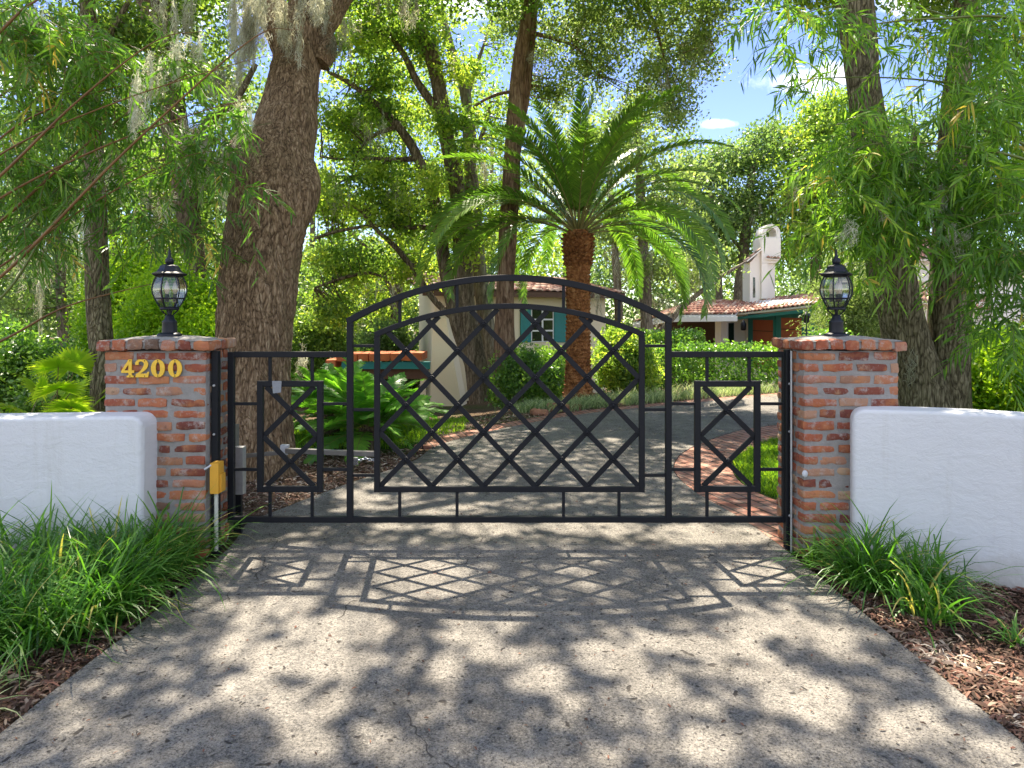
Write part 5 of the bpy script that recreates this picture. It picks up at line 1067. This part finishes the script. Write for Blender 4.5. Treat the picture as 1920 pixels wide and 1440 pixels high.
# ================================================================== SPANISH MOSS
def moss(px, py, wpx, hpx, Y, n, label, bright=.5, w=.0023):
    a = P(px, py, Y); wid = wpx*Y/FX/2; H = hpx*Y/FX; r = rng; nt_ = max(3, int(round(wid/.022/(Y/6)**.5))); per = max(7, int(n*.85/nt_)); CS, WS, TS = [], [], []
    for q_ in range(nt_):
        ox, oy, oz = r.uniform(-1, 1)*wid, r.uniform(-.6, .6)*wid, r.uniform(-.25, .06)*H; Hk = H*r.uniform(.35, 1.0)*(1-.35*abs(ox)/wid); rad = .030*(Y/6)**.5*r.uniform(.5, 1.8); k = 10; q = np.linspace(0, 1, k)
        st = r.uniform(0, .75, per)**1.2; L_ = (1-st)*r.uniform(.35, 1, per)*Hk; an = r.uniform(0, 6.28, per); rr = rad*np.sqrt(r.random(per))*(1-.55*st)
        ph = r.uniform(0, 6.28, (per, 2)); f = r.uniform(4, 14, (per, 2)); amp = rad*.55; drift = rad*np.stack([np.sin(3*q+q_), np.cos(2.3*q+q_*2)], 1)*.8
        c = np.zeros((per, k, 3)); c[..., 0] = a[0]+ox+(rr*np.cos(an))[:, None]+amp*np.sin(ph[:, :1]+f[:, :1]*q)+drift[None, :, 0]+r.normal(0, .004*Y/6, (per, k)); c[..., 1] = a[1]+oy+(rr*np.sin(an))[:, None]+amp*np.sin(ph[:, 1:]+f[:, 1:]*q)+drift[None, :, 1]
        c[..., 2] = a[2]+oz-(st*Hk)[:, None]-L_[:, None]*q; CS.append(c); WS.append(np.full(per, 1.0)); TS.append(np.clip(bright+r.normal(0, .2, per)+r.normal(0, .1), 0, 1))
    c = np.concatenate(CS); n = len(c); t_ = np.concatenate(TS); s_ = unit(r.normal(size=(n, 3))*np.array([1, 1, .3])); m = MB(); W = s_[:, None]*(w*(Y/5)**.8)*np.array([.5, .9, 1, 1, 1, .9, .8, .7, .5, .15])[None, :, None]; m.ribbon(c, W, t_)
    j = r.integers(0, n, n*5); kk = r.integers(1, 9, n*5); b = c[j, kk]; d = unit(r.normal(size=(n*5, 3))+np.array([0, 0, -.35]))*(.046*(Y/6)**.7)*r.uniform(.3, 1.3, (n*5, 1))
    cc_ = np.stack([b, b+d*.6+np.array([0, 0, .006]), b+d+np.array([0, 0, -.012])], 1); s2 = unit(r.normal(size=(n*5, 3))); m.ribbon(cc_, s2[:, None]*(w*.8*(Y/5)**.8)*np.array([1, .8, .15])[None, :, None], np.clip(t_[j]+r.normal(0, .15, n*5), 0, 1))
    return tag(m.build('spanish_moss', M['moss']), label, 'moss', 'hanging grey spanish moss')
for a in [
 (262,85,34,190,5.2,90,'long silvery moss strand hanging from the bamboo over the lantern',.85),(292,85,26,120,5.3,50,'short silvery moss strand beside the long one on the bamboo',.8),
 (352,55,56,105,5.5,80,'bushy silver moss tuft between bamboo and the massive oak',.8),(452,160,30,100,5.6,60,'pale moss tassel hanging just before the massive oak burl',.75),
 (540,-30,150,170,6.7,640,'thick grey moss curtain draped down the massive oak trunk',.55),(470,-30,70,150,6.8,200,'thin moss fringe beside the thick curtain on the massive oak',.45),(620,62,40,70,7.3,60,'brown moss wad on the stub of the massive oak',.15),
 (345,210,56,130,7.2,120,'drab moss sheet below the bamboo above the lantern',.3),(420,90,60,120,7.0,110,'drab moss veil in front of the oak limb',.35),(300,330,50,110,8.6,80,'faint moss drape above the yellow-green shrub',.4),
 (184,280,46,180,7.5,110,'moss sleeve clinging to the slim mossy trunk',.5),(150,400,40,90,7.6,60,'moss tuft hanging beside the slim mossy trunk',.6),(90,430,80,170,9.6,110,'wide moss drape in the shaded wood behind the palmetto',.3),(25,430,60,110,10,70,'moss drape at the picture edge in the shaded wood',.25),
 (250,170,60,120,6.8,100,'drab moss beard below the silvery strands',.35),(770,-20,36,90,9.0,80,'grey moss tassel at the top between massive oak and crooked oak',.5),(730,-20,60,70,11,80,'moss fringe on the top of the crooked oak',.5),
 (895,250,60,110,13.8,90,'moss drape on the pale grey tree above the palm fronds',.6),(860,90,36,90,14,50,'short moss beard high on the pale grey tree',.55),(1250,120,80,130,12.6,140,'grey moss drape under the overhanging crown in the sky gap',.4),(1300,60,60,90,12.6,90,'moss fringe at the outer edge of the overhanging crown',.4),
 (1592,395,16,90,4.9,40,'single curly moss strand dangling above the lantern without a number',.8),(1650,360,40,90,5.2,60,'pale moss tuft over the nearer trunk of the forked oak',.6),(1716,270,40,110,5.4,70,'drab moss drape inside the weeping bamboo',.4),(1790,415,26,110,5.1,50,'pale moss strand in front of the second trunk of the forked oak',.7),(1708,640,14,110,6.25,24,'thin moss string in the crotch of the forked oak',.3),
 (1500,330,40,90,26,70,'moss beard on the distant magnolia',.5),(1440,380,60,80,28,80,'moss beard on the broad distant oak',.5),(1180,440,90,130,20,160,'brown moss veil behind the drooping palm fronds',.4),(1290,470,70,110,20.4,110,'brown moss veil above the carport roof',.4),(1110,520,70,90,19,90,'moss veil behind the palm trunk',.45),
 (60,-10,60,130,5.4,120,'pale moss bunch at the upper picture corner on the bamboo',.6),(150,40,50,150,5.8,110,'grey moss bunch hanging among the upper bamboo leaves',.55),(400,230,60,150,6.4,130,'grey moss beard between the bamboo tips and the massive oak',.5),(215,250,50,150,6.4,110,'drab moss strings crossing the slim mossy trunk high up',.45),
 (330,-20,70,120,7.5,130,'moss fringe across the shaded oak limb at the top',.45),(455,-20,60,170,6.9,180,'long moss fringe on the shaded side of the massive oak',.6),(600,-20,50,110,7.2,110,'moss fringe on the far edge of the massive oak top',.5),(660,30,50,100,9.5,80,'moss string bunch just past the massive oak',.5),
 (700,200,60,120,13.2,90,'moss beard on the upper crooked limb',.5),(640,310,60,120,13.4,90,'moss beard under the level crooked branch',.5),(760,320,50,120,13.6,80,'moss beard beside the bend of the crooked limb',.45),(930,290,50,130,14.2,90,'long moss drape between the pale tree and the reddish trunk',.6),(1010,80,40,90,12.6,60,'moss tuft high on the reddish trunk',.45),(1165,190,60,90,12.6,80,'moss drape under the crown above the palm',.45),(1230,540,80,90,21,100,'moss veil low behind the carport roof end',.5),(1760,330,40,120,5.3,70,'pale moss drape between the two trunks inside the bamboo',.6),
 (640,560,90,120,20,150,'moss veil beside the massive oak above the cycads',.55),(720,480,80,120,19,120,'moss veil under the crooked oak limbs',.5),(580,640,70,120,16,110,'sunlit moss drape low behind the massive oak',.6)]:
    if a[0] < 500 and a[4] < 10: a = (*a[:3], a[3]*1.3, a[4], a[5]*1.6, a[6], min(.9, a[7]+.15))
    moss(*a)
# ================================================================== HOUSES
def tile_roof(mb, eL, eR, rR, rL, nu, nv, thick=.05, hp=.05):
    eL, eR, rR, rL = (np.asarray(q, float) for q in (eL, eR, rR, rL)); nrm = unit(np.cross(eR-eL, rL-eL)); nrm = nrm if nrm[2] > 0 else -nrm
    for j in range(nv):
        v0, v1 = j/nv, (j+1.12)/nv
        for i in range(nu):
            u = np.linspace(i/nu, (i+1)/nu, 7); h = hp*np.abs(np.sin(np.linspace(0, math.pi, 7))); ti = rng.uniform(0, 1); jit = rng.normal(0, .006)
            rows = []
            for v, o in ((v0, .035), (min(v1, 1.0), .0)):
                b = (eL[None]*(1-u[:, None])+eR[None]*u[:, None])*(1-v)+(rL[None]*(1-u[:, None])+rR[None]*u[:, None])*v; rows.append(b+nrm[None]*(h+o+jit)[:, None])
            low = rows[0]-nrm[None]*np.minimum(h+.02, .04)[:, None]
            v = np.concatenate([low, rows[0], rows[1]]); f = [(a, a+1, a+8, a+7) for a in range(6)]+[(7+a, 8+a, 15+a, 14+a) for a in range(6)]
            mb.add(v, f, ti, 0, True)
    mb.slab([eL-nrm*thick, eR-nrm*thick, rR-nrm*thick, rL-nrm*thick], nrm*(thick-.004), mat=1)
def wall_seg(mb, A, B, z0, z1, th=.25, mat=0):
    A = np.asarray(A[:2], float); B = np.asarray(B[:2], float); u = unit(B-A); n_ = np.array([-u[1], u[0]])*th
    q = [(*A, z0), (*B, z0), (*B, z1), (*A, z1)]; mb.slab(q, (n_[0], n_[1], 0), mat=mat)
def on_line(A, B, px):
    k = (px-CX)/FX; A = np.asarray(A[:2]); B = np.asarray(B[:2]); d = B-A; t = (k*A[1]-A[0])/(d[0]-k*d[1]); return A+d*t
def panel(A, B, pa, pb, py0, py1, out, th, mat, name, parent, off):
    """a panel standing proud of wall line AB between two sight lines"""
    a, b = on_line(A, B, pa), on_line(A, B, pb); Ym = (a[1]+b[1])/2; z1, z0 = EYE-(py0-HY)*Ym/FX, EYE-(py1-HY)*Ym/FX; u = unit(b-a); n_ = np.array([u[1], -u[0]])
    m = MB(); q = [(*(a+n_*out), z0), (*(b+n_*out), z0), (*(b+n_*out), z1), (*(a+n_*out), z1)]; m.slab(q, (-n_[0]*th, -n_[1]*th, 0)); return m.build(name, mat, parent, off), a, b, z0, z1, n_
# ---- cream house with teal shutters
A, B = P(815, 0, 17.6), P(1135, 0, 20.2); A, B = A[:2], B[:2]
h = thing('cream_house', 'low cream house with teal shutters and a tiled roof behind the palm', 'house', (A[0], A[1], -.85)); ho = h.location
m = MB(); wall_seg(m, A, B, -1.0, 2.18); bk = np.array([A[0]-1.0, A[1]+4.2]); wall_seg(m, bk, A+np.array([.0, .0]), -1.0, 2.15, .22); m.build('wall', M['cream'], h, ho)
m = MB(); bt = [P(812, 596, 17.45), P(836, 596, 17.45), P(866, 762, 17.0), P(806, 762, 17.0)]; m.slab(np.array(bt), (0.1, .5, 0)); m.build('buttress', M['cream'], h, ho)
u = unit(B-A); nb = np.array([-u[1], u[0]]); eL = np.array([*(A-nb*.45-u*.5), 2.13]); eR = np.array([*(B-nb*.45+u*.4), 2.13]); rL = np.array([*(A+nb*2.6-u*.2), 2.72]); rR = np.array([*(B+nb*2.6), 2.72])
m = MB(); tile_roof(m, eL, eR, rR, rL, 27, 9); m.build('roof', [M['tile'], M['brownw']], h, ho)
m = MB(); m.bar(eL-np.array([0, 0, .10]), eR-np.array([0, 0, .10]), .05, .12, c=.003, depth=(0, 0, 1)); m.build('eave_board', M['brownw'], h, ho)
for (pa, pb, s0, s1, s2, s3) in ((861, 906, 842, 859, 908, 921), (995, 1037, 975, 994, 1038, 1061)):
    w_, a, b, z0, z1, n_ = panel(A, B, pa, pb, 578, 641, .03, .03, M['frame_w'], 'window', h, ho)
    ax = np.array([b[0]-a[0], b[1]-a[1]]); nx, nz = 2, 3
    for i in range(nx):
        for j in range(nz):
            f0, f1 = (i+.08)/nx, (i+.92)/nx; g0, g1 = (j+.07)/nz, (j+.93)/nz; p = a+ax*f0+n_*.034; q = a+ax*f1+n_*.034; k = MB(); za, zb = z0+(z1-z0)*g0, z0+(z1-z0)*g1
            k.slab([(*p, za), (*q, za), (*q, zb), (*p, zb)], (-n_[0]*.003, -n_[1]*.003, 0)); k.build('pane', M['pane'], w_, ho if False else (ho[0], ho[1], ho[2]))
    for (p0_, p1_) in ((s0, s1), (s2, s3)):
        sh, a2, b2, y0_, y1_, nn = panel(A, B, p0_, p1_, 576, 642, .045, .04, M['teal'], 'shutter', h, ho)
# low tiled patio roof with teal fascia beside it
t = thing('patio_roof', 'low terracotta patio roof with teal fascia beside the cream house', 'patio roof', tuple(P(700, 790, 15.6)))
Yp = 15.6; m = MB()
for k in range(9):
    xa, xb_ = 612+k*20.2, 612+(k+1)*20.2-1.0; zt = 663+(11 if k == 0 else 0)-k*.25; m.rbox((P((xa+xb_)/2, zt, Yp)+P((xa+xb_)/2, zt+15, Yp))/2+np.array([0, .4, 0]), ((xb_-xa)/2*Yp/FX, .5, 7.5*Yp/FX), .02, (4, 4, 4), amp=.008, nscale=9, seed=k)
m.build('tile_coping', M['coping'], t, t.location)
m = MB(); m.box(P(640, 692, Yp)+np.array([0, 0, 0]), P(806, 678.5, Yp)+np.array([0, .12, 0])); m.build('fascia', M['teal'], t, t.location)
m = MB(); m.box(P(650, 712, Yp)+np.array([0, .2, 0]), P(800, 693, Yp)+np.array([0, .5, 0])); m.build('beam', M['brownw'], t, t.location)
for px in (662, 742, 790):
    m = MB(); x = P(px, 0, Yp)[0]; m.box((x-.06, Yp+.25, -.95), (x+.06, Yp+.4, P(0, 712.5, Yp)[2])); m.build('support_post', M['cream'], t, t.location)
# ---- garage with carport
A, B = P(1398, 0, 24.5), P(1560, 0, 19.6); A, B = A[:2], B[:2]
h = thing('garage_building', 'white garage with teal framed redwood doors and barrel tile roof', 'garage', (A[0], A[1], -.85)); ho = h.location
ze = 1.72; C0 = P(1352, 0, 23.6)[:2]
m = MB(); wall_seg(m, A, B, -1.0, ze); wall_seg(m, C0, A, -1.0, ze-.1); m.build('wall', M['housew'], h, ho)
m = MB(); cb = P(1205, 0, 26.5)[:2]; wall_seg(m, cb, P(1352, 0, 26.5)[:2], -1.0, 1.45); m.build('carport_wall', M['brownw'], h, ho)
for (pa, pb, ia, ib) in ((1405, 1455, 1415, 1452), (1457, 1530, 1468, 1506)):
    fr, a, b, z0, z1, n_ = panel(A, B, pa, pb, 589 if pa < 1450 else 586, 690, .05, .05, M['teal'], 'door_frame', h, ho)
    dr, a, b, z0, z1, n_ = panel(A, B, ia, ib, 600 if pa < 1450 else 596, 690, .066, .03, M['garage'], 'garage_door', h, ho)
    for j in range(1, 4):
        z = z1-(z1-z0)*j/4.2; k = MB(); p, q = a+n_*.070, b+n_*.070; k.slab([(*p, z), (*q, z), (*q, z+.03), (*p, z+.03)], (-n_[0]*.006, -n_[1]*.006, 0)); k.build('panel_joint', M['brownw'], dr, ho)
w_, a, b, z0, z1, n_ = panel(C0, A, 1362, 1377, 603, 645, .03, .03, M['frame_w'], 'window', h, ho)
k = MB(); p, q = a+n_*.034+(b-a)*.15, a+n_*.034+(b-a)*.85; k.slab([(*p, z0+.05), (*q, z0+.05), (*q, z1-.05), (*p, z1-.05)], (-n_[0]*.004, -n_[1]*.004, 0)); k.build('pane', M['pane'], w_, ho)
m = MB(); e1, e2 = P(1378, 588.5, 23.4), P(1575, 566, 19.0); r1, r2 = P(1395, 563, 27), P(1600, 545, 24.5); tile_roof(m, e1, e2, r2, r1, 24, 7, .06, .06)
e3, e4 = P(1258, 590.5, 22.4), P(1380, 590, 22.4); r3, r4 = P(1318, 563.5, 27), P(1396, 564.5, 27); tile_roof(m, e3, e4, r4, r3, 14, 7, .06, .06)
e5 = P(1187, 605, 22.0); tile_roof(m, e5, P(1259, 590.5, 22.4), r3, P(1268, 578, 27), 9, 7, .06, .06); m.build('roof', [M['tile'], M['frame_w']], h, ho)
m = MB(); m.bar(P(1256, 599, 22.35), P(1382, 598, 22.35), .17, .08, c=.01); m.bar(P(1187, 612, 21.95), P(1256, 599, 22.35), .14, .08, c=.01); m.build('gutter', M['frame_w'], h, ho)
m = MB(); m.bar(P(1380, 597, 23.35), P(1575, 576, 18.97), .10, .06, c=.005); m.build('teal_fascia', M['teal'], h, ho)
m = MB(); c = P(1394, 614, 22.6); m.lathe([(.05, -.1), (.09, -.08), (.10, .12), (.06, .2), (.02, .26)], 6, 0, c); m.build('wall_lantern', M['black'], h, ho)
m = MB(); c = P(1393, 590, 23.2); m.rbox(P(1393, 586, 23.2), (.2, .15, .22), .03); tile_roof(m, P(1385, 607, 23.0), P(1404, 607, 23.0), P(1404, 600, 23.3), P(1385, 600, 23.3), 4, 2, .03, .03)
# ---- white chimney tower
Yt = 25.5
h = thing('chimney_tower', 'narrow white chimney tower with an arched bell opening above the garage roof', 'chimney', tuple(P(1433, 700, Yt))); ho = h.location
m = MB(); m.box(P(1406, 640, Yt), P(1453, 492, Yt)+np.array([0, .8, 0])); m.box(P(1428, 493, Yt-.15), P(1461, 447, Yt)+np.array([0, .75, 0])); m.box(P(1428, 560, Yt-.15), P(1437, 494, Yt)+np.array([0, -.003, 0])); m.build('shaft', M['housew'], h, ho)
ar = lambda cx, rx, y0, ys, n=14: [(cx+rx*math.cos(q), ys-rx*math.sin(q)) for q in np.linspace(0, math.pi, n)]+[(cx-rx, y0), (cx+rx, y0)]
v, f = fill2d([[((x-1444)*Yt/FX, -(y-447)*Yt/FX) for x, y in ar(1444, 17, 446.5, 438)], [((x-1444)*Yt/FX, -(y-447)*Yt/FX) for x, y in ar(1444, 9.5, 445, 437)]], .7)
m = MB(); q = np.stack([v[:, 0], -v[:, 2]+.24, v[:, 1]], 1)+P(1444, 447, Yt)
for n_ in sorted({len(t_) for t_ in f}): m.add(q, [t_ for t_ in f if len(t_) == n_])
m.build('bell_arch', M['housew'], h, ho)
m = MB(); tile_roof(m, P(1396, 492, Yt-.2), P(1396, 492, Yt+1.1), P(1428, 466, Yt+1.1), P(1428, 466, Yt-.2), 6, 3, .05, .05); tile_roof(m, P(1462, 486, Yt-.25), P(1437, 484, Yt-.3), P(1437, 476, Yt+.5), P(1462, 478, Yt+.5), 4, 2, .04, .05); m.build('tile_cap', [M['tile'], M['housew']], h, ho)
m = MB(); m.slab([P(1406, 494, Yt+.003), P(1428, 494, Yt+.003), P(1428, 472, Yt+.003), P(1424, 472, Yt+.003)], (0, .7, 0)); m.build('gable', M['housew'], h, ho)
m = MB(); m.box(P(1412, 558, Yt-.012), P(1416, 520, Yt-.002)); m.build('slit_window', M['pane'], h, ho)
# ---- main house past the forked oak
Yh = 21.0
h = thing('white_house', 'white stucco house with orange tile eaves behind the forked oak', 'house', tuple(P(1800, 720, Yh))); ho = h.location
m = MB(); m.box(P(1684, 735, Yh), P(1752, 478, Yh)+np.array([0, 4, 0])); m.box(P(1700, 735, Yh-1.4), P(1990, 566, Yh-1.4)+np.array([0, 1.2, 0])); m.box(P(1815, 735, Yh), P(2020, 500, Yh)+np.array([0, 4, 0])); m.build('wall', M['housew'], h, ho)
m = MB(); tile_roof(m, P(1700, 521, Yh-1.9), P(1700, 521, Yh+.5), P(1684, 508, Yh+.5), P(1684, 508, Yh-1.9), 4, 3, .05, .05)
tile_roof(m, P(1695, 561, Yh-1.8), P(1860, 584, Yh-1.8), P(1860, 560, Yh-.1), P(1695, 522, Yh-.1), 20, 4, .06, .06)
tile_roof(m, P(1808, 512, Yh-.4), P(2030, 512, Yh-.4), P(2030, 470, Yh+2), P(1830, 470, Yh+2), 26, 6, .06, .06)
tile_roof(m, P(1676, 486, Yh-.35), P(1760, 486, Yh-.35), P(1752, 446, Yh+2), P(1684, 446, Yh+2), 10, 5, .06, .06); m.build('roof', [M['tile'], M['housew']], h, ho)
# ---- small path lantern by the garage drive
t = thing('path_light', 'tiny black path light on a thin post in front of the garage door', 'path light', tuple(P(1512, 640, 11.5))); c = P(1512, 604, 11.5)
m = MB(); m.tube([(c[0], c[1], float(gz(c[0], c[1]))), (c[0], c[1], c[2])], .012, 8); m.build('post', M['black'], t, t.location)
m = MB(); m.lathe([(.02, -.02), (.05, 0), (.055, .09), (.08, .10), (.05, .14), (.01, .18)], 8, 0, c); m.build('lamp_head', M['black'], t, t.location)
# ================================================================== SKY, SUN, CAMERA
w = bpy.data.worlds.new('World'); SC.world = w; w.use_nodes = True; nt = w.node_tree; nt.nodes.clear()
class WN(NT):
    def __init__(s): s.t = nt
n = WN(); out = n.n('ShaderNodeOutputWorld'); bg = n.n('ShaderNodeBackground'); sky = n.n('ShaderNodeTexSky', sky_type='NISHITA'); sky.sun_disc = False; sky.sun_elevation = R(SUN_EL); sky.sun_rotation = R(SUN_AZ)
sky.air_density = 1.0; sky.dust_density = SKY_DUST; sky.ozone_density = SKY_OZONE
tc = n.n('ShaderNodeTexCoord'); sp = n.n('ShaderNodeSeparateXYZ'); n.l(tc.outputs['Generated'], sp.inputs[0])
yy = n.math('MAXIMUM', sp.outputs[1], .02); uu = n.math('DIVIDE', sp.outputs[0], yy); vv = n.math('DIVIDE', sp.outputs[2], yy)
cb = n.n('ShaderNodeCombineXYZ'); n.l(uu, cb.inputs[0]); n.l(vv, cb.inputs[1])
nz = n.noise(cb.outputs[0], 9, 6, .6); tot = None
for (px, py, a, b) in ((1500, 152, 120, 34), (1580, 140, 70, 30), (1720, 5, 110, 34), (870, 10, 70, 50), (1350, 232, 40, 12), (60, 150, 140, 40), (330, 30, 120, 60), (1000, -60, 200, 60)):
    du = n.math('DIVIDE', n.math('SUBTRACT', uu, (px-CX)/FX), a/FX); dv = n.math('DIVIDE', n.math('SUBTRACT', vv, (HY-py)/FX), b/FX)
    d2 = n.math('SQRT', n.math('ADD', n.math('MULTIPLY', du, du), n.math('MULTIPLY', dv, dv))); k = n.math('SUBTRACT', n.math('SUBTRACT', .95, d2), n.math('MULTIPLY', n.math('SUBTRACT', nz, .48), 2.4))
    k = n.math('MULTIPLY', k, 1.6, clamp=True); tot = k if tot is None else n.math('MAXIMUM', tot, k)
tot = n.math('MULTIPLY', n.math('MULTIPLY', tot, .8), n.math('GREATER_THAN', sp.outputs[1], .03))
hs = n.n('ShaderNodeHueSaturation'); hs.inputs['Hue'].default_value = .522; hs.inputs['Saturation'].default_value = 1.08; hs.inputs['Value'].default_value = .50; n.l(sky.outputs[0], hs.inputs['Color']); bk = n.math('MULTIPLY', n.math('SUBTRACT', n.noise(tc.outputs['Generated'], 2.3, 7, .62, .4), .43), 5.0, clamp=True)   # unseen white cloud added behind the camera for neutral fill light
bk = n.math('MULTIPLY', bk, n.math('MULTIPLY', n.math('SUBTRACT', .12, sp.outputs[1]), 4.0, clamp=True)); c = n.mix(hs.outputs[0], CLOUD, n.math('MAXIMUM', tot, n.math('MULTIPLY', bk, .85))); n.l(c, bg.inputs['Color']); bg.inputs['Strength'].default_value = SKY_STRENGTH; n.l(bg.outputs[0], out.inputs[0])
sun = bpy.data.lights.new('sun', 'SUN'); sun.energy = SUN_POWER; sun.angle = R(.53); sun.color = (1.0, .89, .73); so = bpy.data.objects.new('sun', sun); COL.objects.link(so); so.location = (0, 0, 30); so.rotation_euler = Vector(SD).to_track_quat('Z', 'Y').to_euler()
cam = bpy.data.cameras.new('camera'); co = bpy.data.objects.new('camera', cam); COL.objects.link(co); co.location = (0, 0, EYE); co.rotation_euler = (R(90), 0, 0)
cam.sensor_width = 36; cam.lens = 36*FX/1920; cam.shift_y = -(720-HY)/1920; cam.clip_end = 400; cam.clip_start = .05; SC.camera = co
vs = SC.view_settings; vs.view_transform = 'Standard'; vs.look = 'None'; vs.gamma = 1; vs.exposure = EXPOSURE; vs.use_curve_mapping = False
cy = SC.cycles; cy.max_bounces = 8; cy.diffuse_bounces = 4; cy.glossy_bounces = 3; cy.transmission_bounces = 5; cy.transparent_max_bounces = 12; cy.use_adaptive_sampling = True; cy.adaptive_threshold = .015; cy.use_denoising = True; cy.sample_clamp_indirect = 6; cy.caustics_reflective = False; cy.caustics_refractive = False
